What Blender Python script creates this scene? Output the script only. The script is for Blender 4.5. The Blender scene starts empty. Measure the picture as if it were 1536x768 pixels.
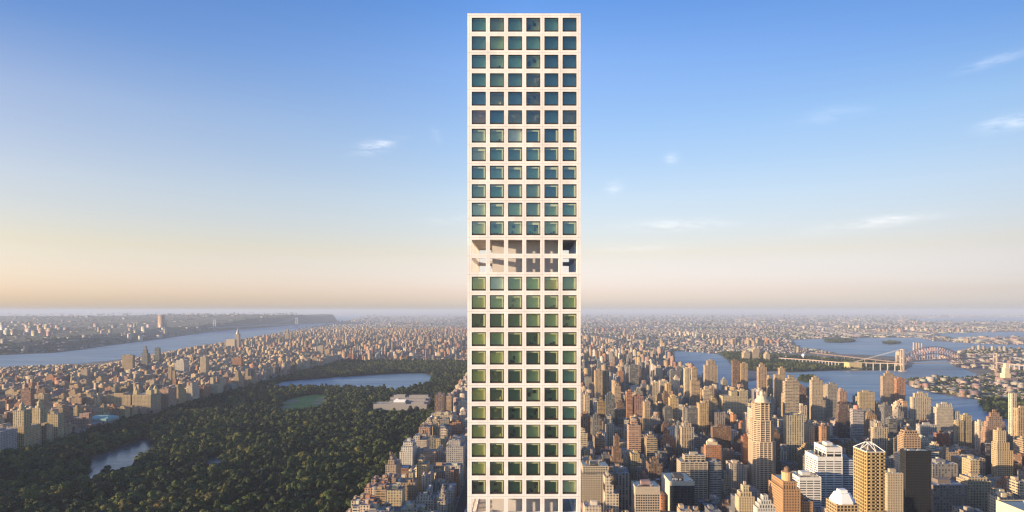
import bpy, math, random
import numpy as np
from mathutils import Vector

R = math.radians
S = bpy.context.scene
random.seed(7)
rng = np.random.default_rng(7)

# ------------------------------------------------------------------ camera
VPX, HY, F, H = 786.0, 466.0, 960.0, 330.0          # where the view axis meets the photo, focal length, eye height
cam = bpy.data.cameras.new('camera')
cam_o = bpy.data.objects.new('camera', cam)
S.collection.objects.link(cam_o)
S.camera = cam_o
cam_o.location = (0, 0, H)
cam_o.rotation_euler = (R(90), 0, 0)
cam.sensor_width = 36
cam.lens = 36 * F / 1536
cam.shift_x = -(VPX - 768) / 1536
cam.shift_y = (HY - 384) / 1536
cam.clip_start, cam.clip_end = 1, 200000

# ------------------------------------------------------------------ sun and sky
SUN_EL, SUN_AZ = 8.5, 18.5                            # height, degrees behind the left of the view
SUND = Vector((-math.cos(R(SUN_AZ)) * math.cos(R(SUN_EL)), -math.sin(R(SUN_AZ)) * math.cos(R(SUN_EL)), math.sin(R(SUN_EL))))
EXPOSURE = 1.2
sl = bpy.data.lights.new('sun', 'SUN')
sl.energy, sl.angle, sl.color = 5.0, R(0.5), (1.0, 0.73, 0.44)
so = bpy.data.objects.new('sun', sl)
S.collection.objects.link(so)
so.rotation_euler = SUND.to_track_quat('Z', 'Y').to_euler()
so.location = (-400, -200, 900)

W = bpy.data.worlds.new('World')
S.world = W
W.use_nodes = True
wt = W.node_tree
bg = wt.nodes['Background']
bg.inputs[1].default_value = 0.1


def N(t, kind, **kw):
    n = t.nodes.new(kind)
    for k, v in kw.items():
        setattr(n, k, v)
    return n


def MATH(t, op, a, b=None, c=None, clamp=False):
    n = t.nodes.new('ShaderNodeMath')
    n.operation = op
    n.use_clamp = clamp
    for i, v in enumerate((a, b, c)):
        if v is None:
            continue
        if isinstance(v, (int, float)):
            n.inputs[i].default_value = v
        else:
            t.links.new(v, n.inputs[i])
    return n.outputs[0]


def MIX(t, fac, a, b, blend='MIX'):
    n = t.nodes.new('ShaderNodeMix')
    n.data_type = 'RGBA'
    n.blend_type = blend
    for sock, v in ((n.inputs[0], fac), (n.inputs[6], a), (n.inputs[7], b)):
        if isinstance(v, (int, float)):
            sock.default_value = v
        elif isinstance(v, tuple):
            sock.default_value = (v[0], v[1], v[2], 1)
        else:
            t.links.new(v, sock)
    return n.outputs[2]


sky = N(wt, 'ShaderNodeTexSky', sky_type='NISHITA', sun_disc=False)
sky.sun_elevation = R(SUN_EL)
sky.sun_rotation = math.atan2(SUND.x, SUND.y)
sky.altitude, sky.air_density, sky.dust_density, sky.ozone_density = 300, 1.0, 1.0, 2.0
tc = N(wt, 'ShaderNodeTexCoord')
sep = N(wt, 'ShaderNodeSeparateXYZ')
wt.links.new(tc.outputs['Generated'], sep.inputs[0])
elev = MATH(wt, 'ARCSINE', sep.outputs[2])
efac = MATH(wt, 'DIVIDE', elev, R(30), clamp=True)
azim = MATH(wt, 'ARCTAN2', sep.outputs[0], MATH(wt, 'ABSOLUTE', sep.outputs[1]))   # left negative, right positive
#TINT_BEGIN
TINT = {'L': [(1.077, 1.032, 1.338), (1.279, 1.042, 1.307), (1.465, 1.03, 0.917), (1.556, 1.147, 1.087), (1.373, 1.109, 1.183), (0.716, 0.855, 1.209), (0.587, 0.752, 1.185)], 'C': [(1.432, 1.471, 2.355), (1.553, 1.289, 1.858), (1.772, 1.233, 1.177), (1.868, 1.447, 1.382), (1.618, 1.494, 1.626), (1.45, 1.484, 1.838), (0.901, 1.257, 1.859)], 'R': [(0.905, 0.972, 1.712), (0.816, 0.723, 1.104), (0.987, 0.696, 0.7), (1.088, 0.858, 0.857), (0.969, 0.923, 1.005), (0.642, 0.778, 1.071), (0.526, 0.685, 1.05)]}
#TINT_END
TPOS = [0.0, 0.055, 0.17, 0.33, 0.52, 0.70, 0.88, 1.0]        # of 30 degrees


def tint_ramp(cols):
    cols = list(cols) + [(.7, .95, 1.5)]
    r = N(wt, 'ShaderNodeValToRGB')
    e = r.color_ramp.elements
    while len(e) < len(cols):
        e.new(0.5)
    for q, (p, c) in enumerate(zip(TPOS, cols)):
        e[q].position = p
        e[q].color = (c[0] / 4, c[1] / 4, c[2] / 4, 1)
    wt.links.new(efac, r.inputs[0])
    return r.outputs[0]


flat = [(1, 1, 1)] * 7
rl, rc, rr = (tint_ramp(TINT.get(k, flat)) for k in 'LCR')
f1 = MATH(wt, 'DIVIDE', MATH(wt, 'ADD', azim, R(39)), R(39), clamp=True)
f2 = MATH(wt, 'DIVIDE', azim, R(39), clamp=True)
front = MATH(wt, 'MULTIPLY', MATH(wt, 'ADD', sep.outputs[1], .35), 2.2, clamp=True)
tint = MIX(wt, front, (.22, .25, .32), MIX(wt, f2, MIX(wt, f1, rl, rc), rr))
vs = N(wt, 'ShaderNodeVectorMath', operation='SCALE')
wt.links.new(tint, vs.inputs[0])
vs.inputs['Scale'].default_value = 4
skyc = MIX(wt, 1.0, sky.outputs[0], vs.outputs[0], 'MULTIPLY')
# thin wisps of cloud high in the sky: (azimuth, elevation, length, thickness, slant, strength) in degrees
WISPS = [(560, 221, 3.0, .55, 14, .5), (574, 215, 3.4, .35, 16, .25), (655, 204, .7, .55, 40, .3), (1008, 238, 1.2, .4, 3, .45),
         (921, 281, 1.4, .5, 12, .35), (1010, 338, 8.5, .5, 0, .35), (1310, 335, 9, .45, 4, .25), (1492, 91, 4.2, .3, 7, .35),
         (1515, 184, 3.2, .5, 4, .6), (1250, 172, 4.5, .6, 4, .15), (960, 372, 7, .45, 0, .18), (1330, 328, 3.5, .3, 2, .25), (690, 330, 6, .5, 0, .12)]
warp = N(wt, 'ShaderNodeTexNoise')
warp.inputs['Scale'].default_value = 26
warp.inputs['Detail'].default_value = 6
warp.inputs['Roughness'].default_value = .65
stretch = N(wt, 'ShaderNodeMapping')
stretch.inputs['Scale'].default_value = (1, 1, 4.5)
wt.links.new(tc.outputs['Generated'], stretch.inputs[0])
wt.links.new(stretch.outputs[0], warp.inputs[0])
total = None
for px, py, ln, th, sl_, st in WISPS:
    a0 = math.atan2(px - VPX, F)
    e0 = math.atan2(HY - py, math.hypot(F, px - VPX))
    da = MATH(wt, 'SUBTRACT', azim, a0)
    de = MATH(wt, 'SUBTRACT', elev, e0)
    c_, s_ = math.cos(R(sl_)), math.sin(R(sl_))
    u = MATH(wt, 'ADD', MATH(wt, 'MULTIPLY', da, c_ / R(ln / 2)), MATH(wt, 'MULTIPLY', de, s_ / R(ln / 2)))
    v = MATH(wt, 'ADD', MATH(wt, 'MULTIPLY', da, -s_ / R(th)), MATH(wt, 'MULTIPLY', de, c_ / R(th)))
    d2 = MATH(wt, 'ADD', MATH(wt, 'MULTIPLY', u, u), MATH(wt, 'MULTIPLY', v, v))
    g = MATH(wt, 'MULTIPLY', MATH(wt, 'EXPONENT', MATH(wt, 'MULTIPLY', d2, -1.2)), st)
    total = g if total is None else MATH(wt, 'ADD', total, g)
nfac = MATH(wt, 'MULTIPLY', MATH(wt, 'SUBTRACT', warp.outputs[0], .34), 3.0, clamp=True)
cloud = MATH(wt, 'MULTIPLY', MATH(wt, 'MULTIPLY', total, nfac), .5, clamp=True)
skyc = MIX(wt, cloud, skyc, (8.6, 8.0, 7.6))
wt.links.new(skyc, bg.inputs[0])

S.view_settings.view_transform = 'Standard'
S.view_settings.look = 'None'
S.view_settings.exposure = EXPOSURE
S.view_settings.gamma = 1
cy = S.cycles
cy.use_denoising = True
cy.max_bounces, cy.diffuse_bounces, cy.glossy_bounces, cy.transmission_bounces = 6, 2, 3, 4
cy.transparent_max_bounces, cy.volume_bounces = 8, 0
cy.caustics_reflective = cy.caustics_refractive = False
S.render.film_transparent = False
cy.use_adaptive_sampling = False
cy.pixel_filter_type = 'BLACKMAN_HARRIS'
cy.filter_width = 1.3

# ------------------------------------------------------------------ helpers
COL = S.collection


def gp(px, py, z=0.0):
    """the point of the plane at height z that the photo shows at px, py"""
    d = F * (H - z) / (py - HY)
    return ((px - VPX) / F * d, d)


def zat(py, d):
    return H - (py - HY) * d / F


def sx(x, d):
    return VPX + F * x / d


def sy(z, d):
    return HY + F * (H - z) / d


def tag(o, label=None, cat=None, group=None, kind=None):
    if label: o['label'] = label
    if cat: o['category'] = cat
    if group: o['group'] = group
    if kind: o['kind'] = kind
    return o


def thing(name, label, cat, loc, group=None):
    o = bpy.data.objects.new(name, None)
    o.empty_display_size = 2
    o.location = loc
    COL.objects.link(o)
    return tag(o, label, cat, group)


class MB:
    def __init__(s, org=(0, 0, 0)):
        s.v, s.f, s.m, s.o = [], [], [], org

    def face(s, pts, mi=0):
        b = len(s.v)
        s.v += [(p[0] - s.o[0], p[1] - s.o[1], p[2] - s.o[2]) for p in pts]
        s.f.append(tuple(range(b, b + len(pts))))
        s.m.append(mi)

    def box(s, x0, x1, y0, y1, z0, z1, mi=0, skip=''):
        A = dict(b=[(x0, y0, z0), (x0, y1, z0), (x1, y1, z0), (x1, y0, z0)], t=[(x0, y0, z1), (x1, y0, z1), (x1, y1, z1), (x0, y1, z1)],
                 s=[(x0, y0, z0), (x1, y0, z0), (x1, y0, z1), (x0, y0, z1)], e=[(x1, y0, z0), (x1, y1, z0), (x1, y1, z1), (x1, y0, z1)],
                 n=[(x1, y1, z0), (x0, y1, z0), (x0, y1, z1), (x1, y1, z1)], w=[(x0, y1, z0), (x0, y0, z0), (x0, y0, z1), (x0, y1, z1)])
        for k, p in A.items():
            if k not in skip:
                s.face(p, mi)

    def prism(s, poly, z0, z1, mi=0, top=True, poly2=None, bottom=False):
        q = poly2 or poly
        n = len(poly)
        for i in range(n):
            j = (i + 1) % n
            s.face([(*poly[i], z0), (*poly[j], z0), (*q[j], z1), (*q[i], z1)], mi)
        if top:
            s.face([(*p, z1) for p in q], mi)
        if bottom:
            s.face([(*p, z0) for p in reversed(poly)], mi)

    def cyl(s, x, y, r, z0, z1, n=10, r2=None, mi=0):
        a = [(x + r * math.cos(2 * math.pi * i / n), y + r * math.sin(2 * math.pi * i / n)) for i in range(n)]
        r2 = r if r2 is None else r2
        if r2 < .01:
            for i in range(n):
                s.face([(*a[i], z0), (*a[(i + 1) % n], z0), (x, y, z1)], mi)
            return
        b = [(x + r2 * math.cos(2 * math.pi * i / n), y + r2 * math.sin(2 * math.pi * i / n)) for i in range(n)]
        s.prism(a, z0, z1, mi, True, b)

    def bar(s, a, b, w, mi=0):
        a, b = Vector(a), Vector(b)
        d = (b - a).normalized()
        u = d.cross(Vector((0, 0, 1)) if abs(d.z) < .95 else Vector((1, 0, 0))).normalized() * w / 2
        v = d.cross(u).normalized() * w / 2
        c = [u + v, -u + v, -u - v, u - v]
        for i in range(4):
            j = (i + 1) % 4
            s.face([a + c[i], a + c[j], b + c[j], b + c[i]], mi)
        s.face([a + k for k in reversed(c)], mi)
        s.face([b + k for k in c], mi)

    def dome(s, x, y, r, z0, h, n=12, k=4, mi=0):
        for i in range(k):
            t0, t1 = math.pi / 2 * i / k, math.pi / 2 * (i + 1) / k
            s.cyl(x, y, r * math.cos(t0), z0 + h * math.sin(t0), z0 + h * math.sin(t1), n, max(r * math.cos(t1), 0.0), mi)

    def build(s, name, mats, parent=None, color=None, kind=None):
        me = bpy.data.meshes.new(name)
        me.from_pydata(s.v, [], s.f)
        for m in (mats if isinstance(mats, (list, tuple)) else [mats]):
            me.materials.append(m)
        if any(s.m):
            me.polygons.foreach_set('material_index', s.m)
        o = bpy.data.objects.new(name, me)
        COL.objects.link(o)
        if parent is not None:
            o.parent = parent
        if color is not None:
            o.color = (*color, 1)
        if kind:
            o['kind'] = kind
        return o


def octo(x0, x1, y0, y1, c):
    return [(x0 + c, y0), (x1 - c, y0), (x1, y0 + c), (x1, y1 - c), (x1 - c, y1), (x0 + c, y1), (x0, y1 - c), (x0, y0 + c)]


# ------------------------------------------------------------------ materials
def mat(name):
    m = bpy.data.materials.new(name)
    m.use_nodes = True
    t = m.node_tree
    return m, t, t.nodes['Principled BSDF']


def noise(t, scale, detail=3, vec=None, rough=.5):
    n = N(t, 'ShaderNodeTexNoise')
    n.inputs['Scale'].default_value = scale
    n.inputs['Detail'].default_value = detail
    n.inputs['Roughness'].default_value = rough
    if vec is None:
        vec = t.nodes.new('ShaderNodeNewGeometry').outputs['Position']
    t.links.new(vec, n.inputs['Vector'])
    return n.outputs[0]


def simple(name, col, rough=.8, var=.2, scale=.3, metal=0.0):
    m, t, b = mat(name)
    nz = noise(t, scale, 4)
    f = MATH(t, 'ADD', MATH(t, 'MULTIPLY', nz, 2 * var), 1 - var)
    vm = N(t, 'ShaderNodeVectorMath', operation='SCALE')
    vm.inputs[0].default_value = col
    t.links.new(f, vm.inputs['Scale'])
    t.links.new(vm.outputs[0], b.inputs['Base Color'])
    b.inputs['Roughness'].default_value = rough
    b.inputs['Metallic'].default_value = metal
    return m


def colsrc(t, src):
    if src == 'obj':
        return N(t, 'ShaderNodeObjectInfo').outputs['Color']
    return N(t, 'ShaderNodeAttribute', attribute_name='Col').outputs['Color']


def facade(name, src, kind, glass=(.035, .045, .055)):
    """masonry with rows of windows; kind: punched, bands or piers"""
    m, t, b = mat(name)
    geo = t.nodes.new('ShaderNodeNewGeometry')
    P = N(t, 'ShaderNodeSeparateXYZ'); t.links.new(geo.outputs['Position'], P.inputs[0])
    Nn = N(t, 'ShaderNodeSeparateXYZ'); t.links.new(geo.outputs['True Normal'], Nn.inputs[0])
    side = MATH(t, 'GREATER_THAN', MATH(t, 'ABSOLUTE', Nn.outputs[0]), .7)
    u = MATH(t, 'ADD', MATH(t, 'MULTIPLY', P.outputs[1], side), MATH(t, 'MULTIPLY', P.outputs[0], MATH(t, 'SUBTRACT', 1, side)))
    wu, wz, fu, fz = dict(punched=(4.3, 4.0, .52, .58), bands=(7.0, 3.9, .88, .46), piers=(5.0, 3.7, .5, .8))[kind]
    cu = MATH(t, 'FRACT', MATH(t, 'DIVIDE', u, wu))
    cz = MATH(t, 'FRACT', MATH(t, 'DIVIDE', P.outputs[2], wz))
    mu = MATH(t, 'LESS_THAN', MATH(t, 'ABSOLUTE', MATH(t, 'SUBTRACT', cu, .5)), fu / 2)
    mz = MATH(t, 'LESS_THAN', MATH(t, 'ABSOLUTE', MATH(t, 'SUBTRACT', cz, .5)), fz / 2)
    vert = MATH(t, 'LESS_THAN', MATH(t, 'ABSOLUTE', Nn.outputs[2]), .5)
    win = MATH(t, 'MULTIPLY', MATH(t, 'MULTIPLY', mu, mz), vert)
    # some windows have pale blinds
    iu = MATH(t, 'FLOOR', MATH(t, 'DIVIDE', u, wu))
    iz = MATH(t, 'FLOOR', MATH(t, 'DIVIDE', P.outputs[2], wz))
    cmb = N(t, 'ShaderNodeCombineXYZ'); t.links.new(iu, cmb.inputs[0]); t.links.new(iz, cmb.inputs[1])
    wn = N(t, 'ShaderNodeTexWhiteNoise'); t.links.new(cmb.outputs[0], wn.inputs[0])
    blind = MATH(t, 'GREATER_THAN', wn.outputs['Value'], .72)
    gcol = MIX(t, blind, glass, (.2, .18, .15))
    base = colsrc(t, src)
    nz = noise(t, .05, 4)
    nf = noise(t, .9, 3)
    shade = MATH(t, 'ADD', MATH(t, 'ADD', MATH(t, 'MULTIPLY', nz, .55), MATH(t, 'MULTIPLY', nf, .3)), .58)
    vm = N(t, 'ShaderNodeVectorMath', operation='SCALE')
    t.links.new(base, vm.inputs[0]); t.links.new(shade, vm.inputs['Scale'])
    # flat tops of the boxes are roofing, not masonry
    up = MATH(t, 'GREATER_THAN', Nn.outputs[2], .5)
    wall = MIX(t, up, vm.outputs[0], MIX(t, .35, (.17, .165, .165), vm.outputs[0]))
    colr = MIX(t, win, wall, gcol)
    t.links.new(colr, b.inputs['Base Color'])
    t.links.new(MATH(t, 'SUBTRACT', .85, MATH(t, 'MULTIPLY', win, .55)), b.inputs['Roughness'])
    return m


M = {}
for k_ in ('punched', 'bands', 'piers'):
    M[k_] = facade(k_ + '_facade', 'obj', k_)
M['glassy'] = facade('dark_glass_facade', 'obj', 'bands', (.012, .015, .02))
M['stuffwall'] = facade('city_facade', 'attr', 'punched')


def objcol(name, rough=.85, var=.25, scale=.25):
    m, t, b = mat(name)
    base = colsrc(t, 'obj')
    f = MATH(t, 'ADD', MATH(t, 'MULTIPLY', noise(t, scale, 4), 2 * var), 1 - var)
    vm = N(t, 'ShaderNodeVectorMath', operation='SCALE')
    t.links.new(base, vm.inputs[0]); t.links.new(f, vm.inputs['Scale'])
    t.links.new(vm.outputs[0], b.inputs['Base Color'])
    b.inputs['Roughness'].default_value = rough
    return m


M['masonry'] = objcol('plain_masonry')
M['roof'] = objcol('roofing', .9, .4, .12)
M['wood'] = simple('tank_wood', (.16, .10, .06))
M['steel'] = simple('painted_steel', (.30, .31, .32), .6)
M['redsteel'] = simple('red_steel', (.50, .34, .29), .7)
M['stone'] = simple('bridge_granite', (.36, .29, .23))
M['white'] = simple('white_paint', (.75, .74, .72), .6, .1)
M['darkglass'] = simple('dark_glazing', (.02, .025, .03), .12, .3, .08)
M['asphalt'] = simple('asphalt', (.05, .05, .052), .9, .2, .05)
M['walk'] = simple('pavement', (.2, .19, .18), .9, .2, .05)
M['trunk'] = simple('bark', (.07, .05, .035), .95)
M['copper'] = simple('green_copper', (.22, .38, .36), .7)


def foliage(name, src):
    m, t, b = mat(name)
    if src == 'obj':
        base = N(t, 'ShaderNodeObjectInfo').outputs['Color']
    else:
        r = N(t, 'ShaderNodeValToRGB')
        e = r.color_ramp.elements
        cols = [(0, (.013, .026, .011)), (.3, (.025, .045, .014)), (.55, (.052, .078, .020)), (.8, (.112, .150, .033)), (1, (.165, .156, .038))]  # random crown tones; dark end carries shade, bright end sunlit tops
        while len(e) < len(cols):
            e.new(.5)
        for q, (p, c) in enumerate(cols):
            e[q].position = p; e[q].color = (*c, 1)
        oi = N(t, 'ShaderNodeObjectInfo')
        big = noise(t, .009, 3)
        t.links.new(MATH(t, 'ADD', MATH(t, 'MULTIPLY', oi.outputs['Random'], .62), MATH(t, 'MULTIPLY', MATH(t, 'SUBTRACT', big, .40), 2.3), clamp=True), r.inputs[0])
        base = r.outputs[0]
    f = MATH(t, 'ADD', MATH(t, 'MULTIPLY', noise(t, .35, 2), 1.0), .2)
    vm = N(t, 'ShaderNodeVectorMath', operation='SCALE')
    t.links.new(base, vm.inputs[0]); t.links.new(f, vm.inputs['Scale'])
    t.links.new(vm.outputs[0], b.inputs['Base Color'])
    b.inputs['Roughness'].default_value = .7
    b.inputs['Specular IOR Level'].default_value = .2
    return m


M['leaf_obj'] = foliage('tree_foliage', 'obj')
M['leaf'] = foliage('woodland_foliage', 'rand')


def water_mat(name, col, rough, wave):
    m, t, b = mat(name)
    nz = noise(t, .0022, 5)
    t.links.new(MIX(t, nz, tuple(c * .6 for c in col), tuple(c * 1.4 for c in col)), b.inputs['Base Color'])
    mp = N(t, 'ShaderNodeMapping'); mp.inputs['Scale'].default_value = (.0015, .012, 1); mp.inputs['Rotation'].default_value = (0, 0, .25)
    t.links.new(t.nodes.new('ShaderNodeNewGeometry').outputs['Position'], mp.inputs[0])
    t.links.new(MATH(t, 'ADD', MATH(t, 'MULTIPLY', noise(t, 1.0, 5, mp.outputs[0]), .5), rough - .2), b.inputs['Roughness'])
    bp = N(t, 'ShaderNodeBump')
    bp.inputs['Strength'].default_value = wave
    bp.inputs['Distance'].default_value = 1
    t.links.new(noise(t, .12, 4), bp.inputs['Height'])
    t.links.new(bp.outputs[0], b.inputs['Normal'])
    return m


M['river'] = water_mat('river_water', (.11, .20, .27), .36, .7)
M['lake'] = water_mat('lake_water', (.055, .075, .08), .2, .3)


def land_mat(name, cols, scales):
    m, t, b = mat(name)
    a = noise(t, scales[0], 6, None, .65)
    c = noise(t, scales[1], 5, None, .6)
    r = N(t, 'ShaderNodeValToRGB')
    e = r.color_ramp.elements
    while len(e) < len(cols):
        e.new(.5)
    for q, cc in enumerate(cols):
        e[q].position = .3 + .4 * q / (len(cols) - 1); e[q].color = (*cc, 1)
    t.links.new(a, r.inputs[0])
    f = MATH(t, 'ADD', MATH(t, 'MULTIPLY', c, 1.2), .4)
    vm = N(t, 'ShaderNodeVectorMath', operation='SCALE')
    t.links.new(r.outputs[0], vm.inputs[0]); t.links.new(f, vm.inputs['Scale'])
    t.links.new(vm.outputs[0], b.inputs['Base Color'])
    b.inputs['Roughness'].default_value = .95
    return m


M['land'] = land_mat('city_ground', [(.06, .065, .05), (.13, .12, .11), (.21, .185, .165)], (.004, .03))
M['wood_floor'] = land_mat('woodland_ground', [(.018, .028, .012), (.03, .038, .016), (.06, .055, .03)], (.02, .1))
M['grass'] = land_mat('lawn_grass', [(.09, .16, .02), (.13, .21, .028), (.18, .25, .04)], (.01, .08))
M['sand'] = simple('infield_clay', (.28, .21, .14), .95)
M['hill'] = land_mat('hillside', [(.03, .045, .022), (.05, .055, .03), (.09, .085, .06)], (.002, .02))


def sheet(name, pts, z, m, kind='structure', label=None):
    b = MB()
    b.face([(x, y, z) for x, y in pts])
    me = bpy.data.meshes.new(name)
    # triangulate concave outlines properly
    from mathutils.geometry import tessellate_polygon
    vs_ = [Vector((x, y, z)) for x, y in pts]
    tri = tessellate_polygon([vs_])
    fs = []
    for a, c, d in tri:
        n = (vs_[c] - vs_[a]).cross(vs_[d] - vs_[a])
        fs.append((a, c, d) if n.z > 0 else (a, d, c))
    me.from_pydata([tuple(v) for v in vs_], [], fs)
    me.materials.append(m)
    o = bpy.data.objects.new(name, me)
    COL.objects.link(o)
    tag(o, label, None, None, kind)
    return o


def inpoly(poly, X, Y):
    X, Y = np.asarray(X, float), np.asarray(Y, float)
    r = np.zeros(X.shape, bool)
    n = len(poly)
    for i in range(n):
        x0, y0 = poly[i]; x1, y1 = poly[(i + 1) % n]
        if y0 == y1:
            continue
        c = ((y0 > Y) != (y1 > Y)) & (X < (x1 - x0) * (Y - y0) / (y1 - y0) + x0)
        r ^= c
    return r


def PP(*pts):
    return [gp(*p) for p in pts]


def rough(poly, amp, seg):
    r = random.Random(int(poly[0][0]) + len(poly))
    out = []
    for i in range(len(poly)):
        a, b = poly[i], poly[(i + 1) % len(poly)]
        ln = math.hypot(b[0] - a[0], b[1] - a[1])
        n = max(1, min(40, int(ln / seg)))
        for q in range(n):
            t = q / n
            k = amp if q else amp * .3
            out.append((a[0] + (b[0] - a[0]) * t + r.uniform(-k, k), a[1] + (b[1] - a[1]) * t + r.uniform(-k, k)))
    return out


# ------------------------------------------------------------------ ground, park floor, water, streets
gb = MB()
gb.box(-60000, 60000, -6000, 90000, -3, 0)
tag(gb.build('ground', M['land']), kind='structure')

PARK = [(-1140, 700), (-262, 700), (-262, 4050), (-1140, 4050)]
sheet('park_ground', PARK, .10, M['wood_floor'])
HUDSON = PP((-400, 545), (-60, 536), (0, 533), (80, 529.5), (120, 525), (160, 519), (240, 509), (320, 497), (400, 491), (445, 487), (466, 478), (505, 472), (560, 472),
            (536, 477), (500, 485), (470, 490), (430, 497), (340, 515), (280, 524), (200, 537), (100, 548), (0, 560), (-60, 568), (-400, 610))
HARLEM = PP((1012, 526.5), (1030, 527.5), (1055, 529), (1078, 532), (1091, 540), (1100, 552), (1110, 565), (1125, 585), (1090, 590), (1020, 560), (1010, 540))
EAST = PP((1060, 600), (1120, 575), (1168, 558), (1185, 559.5), (1250, 556.5), (1355, 556), (1368, 550), (1372, 542), (1395, 538), (1418, 540), (1430, 548), (1450, 555), (1474, 565),
          (1450, 568), (1400, 567), (1362, 571), (1356, 575), (1368, 582), (1400, 590), (1440, 597), (1480, 602), (1536, 606), (1800, 622), (1800, 800), (1600, 700), (1500, 660), (1400, 640), (1300, 620), (1200, 612), (1100, 605))
SOUND = PP((1190, 510), (1240, 508), (1380, 506.5), (1400, 512), (1500, 517), (1800, 522), (1800, 530), (1500, 524), (1450, 523), (1424, 536), (1345, 535), (1262, 531), (1197, 521))
BAY = PP((1400, 501.5), (1470, 498.5), (1800, 496), (1800, 507), (1520, 507), (1440, 508), (1400, 505))
FARBAY = PP((1360, 478), (1480, 476), (1800, 474), (1800, 481), (1500, 483), (1380, 482))
WATER = [HUDSON, HARLEM, EAST, SOUND, BAY, FARBAY]         # plain outlines, for keeping buildings ashore
HUDSON, HARLEM, EAST, SOUND = rough(HUDSON, 9, 60), rough(HARLEM, 6, 40), rough(EAST, 6, 35), rough(SOUND, 10, 60)
for nm, pl in (('river', HUDSON), ('river', HARLEM), ('river', EAST), ('bay', SOUND), ('bay', BAY), ('bay', FARBAY)):
    sheet(nm, pl, .6, M['river'])
ISLE_W = PP((1468, 606), (1478, 603.6), (1500, 603.6), (1536, 607.5), (1800, 625), (1800, 680), (1560, 640), (1520, 632), (1484, 623))
ISLE_A = PP((1235, 512), (1250, 509.6), (1275, 510.5), (1284, 512.8), (1262, 514.5), (1240, 514))
ISLE_B = PP((1322, 515.5), (1335, 513.6), (1352, 515.2), (1336, 517))
ISLE_C = PP((1196, 570), (1208, 566), (1220, 567.5), (1224, 571), (1210, 574))
ISLE_W, ISLE_A, ISLE_B, ISLE_C = (rough(p_, 7, 25) for p_ in (ISLE_W, ISLE_A, ISLE_B, ISLE_C))
for pl in (ISLE_W, ISLE_A, ISLE_B, ISLE_C):
    sheet('island', pl, 1.4, M['wood_floor'])
WARDS = PP((1105, 556), (1095, 541), (1080, 531), (1110, 530), (1165, 534), (1260, 541), (1340, 545), (1352, 555), (1250, 555.5), (1186, 558.5), (1168, 557))
sheet('island', WARDS, .3, M['wood_floor'])
ASTORIA = PP((1361, 572), (1400, 568), (1450, 569), (1478, 566), (1500, 556), (1700, 556), (1700, 612), (1536, 604.5), (1480, 600.5), (1440, 595.5), (1400, 588.5), (1370, 581))

NS = 15        # trees this high hide the near shores
RES = PP((411, 578), (425, 573), (450, 570.5), (500, 566.5), (560, 562.5), (600, 560.5), (637, 560), (645, 563), (650, 568), (640, 575, NS), (620, 580, NS), (590, 583.5, NS), (560, 582, NS), (500, 579.5, NS), (440, 580.5, NS), (415, 581, NS))
LAKE = PP((131, 714), (132, 688), (145, 682), (165, 678), (180, 672), (200, 664), (215, 660), (229, 659), (231, 668, NS), (226, 679, NS), (206, 688, NS), (190, 701, NS), (160, 704, NS), (142, 712, NS), (137, 724, NS), (128, 724, NS))
POND = PP((307, 701, NS), (310, 690), (320, 685), (333, 685), (334, 697, NS), (318, 702, NS))
LAWN = PP((418, 614, NS), (424, 602), (445, 596.5), (470, 592), (489, 591.5), (494, 598, NS), (483, 607, NS), (462, 614, NS), (436, 617, NS))
MEADOW2 = PP((538, 606), (545, 600), (556, 601), (556, 607), (545, 611))
RES, LAKE, POND, LAWN = rough(RES, 3, 25), rough(LAKE, 5, 16), rough(POND, 3, 10), rough(LAWN, 5, 20)
for nm, pl in (('reservoir', RES), ('lake', LAKE), ('pond', POND)):
    sheet(nm, pl, .45, M['lake'] if nm != 'reservoir' else M['river'])
sheet('lawn', LAWN, .3, M['grass'])
for q, (px, py) in enumerate(((426, 611), (430, 604.5), (440, 601), (482, 600), (478, 605))):
    x, y = gp(px, py)
    sheet('infield', [(x + 26 * math.cos(a / 10 * 2 * math.pi), y + 26 * math.sin(a / 10 * 2 * math.pi)) for a in range(10)], .34, M['sand'])

AVES = [(-102, 24), (62, 40), (190, 22), (322, 24), (512, 28), (716, 28), (915, 20), (-1400, 26), (-1680, 26), (-1960, 26), (-2180, 22)]
for ax, w in AVES:
    if ax < -1000:
        sheet('road', [(ax - w / 2, 1100), (ax + w / 2, 1100), (ax + w / 2, 6000), (ax - w / 2, 6000)], .05, M['asphalt'])
    else:
        sheet('road', [(ax - w / 2, 300), (ax + w / 2, 300), (ax + w / 2, 3950), (ax - w / 2, 3950)], .05, M['asphalt'])
sheet('road', [(-262, 500), (-250, 500), (-250, 4050), (-262, 4050)], .2, M['asphalt'])
sheet('road', [(-1150, 900), (-1137, 900), (-1137, 4050), (-1150, 4050)], .2, M['asphalt'])

# ------------------------------------------------------------------ the tall square-window tower
TY, PXM = 162.0, 162.0 / F                             # south face, metres per photo pixel there
TX0, TX1 = (701 - VPX) * PXM, (871 - VPX) * PXM
TW = TX1 - TX0
TZ = zat(20, TY)
conc, ct, cb = mat('white_concrete')
_g = ct.nodes.new('ShaderNodeNewGeometry')
_m = N(ct, 'ShaderNodeMapping'); _m.inputs['Scale'].default_value = (.5, .5, .06)
ct.links.new(_g.outputs['Position'], _m.inputs[0])
_n1 = noise(ct, 1.0, 5, _m.outputs[0]); _n2 = noise(ct, .22, 3)
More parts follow.
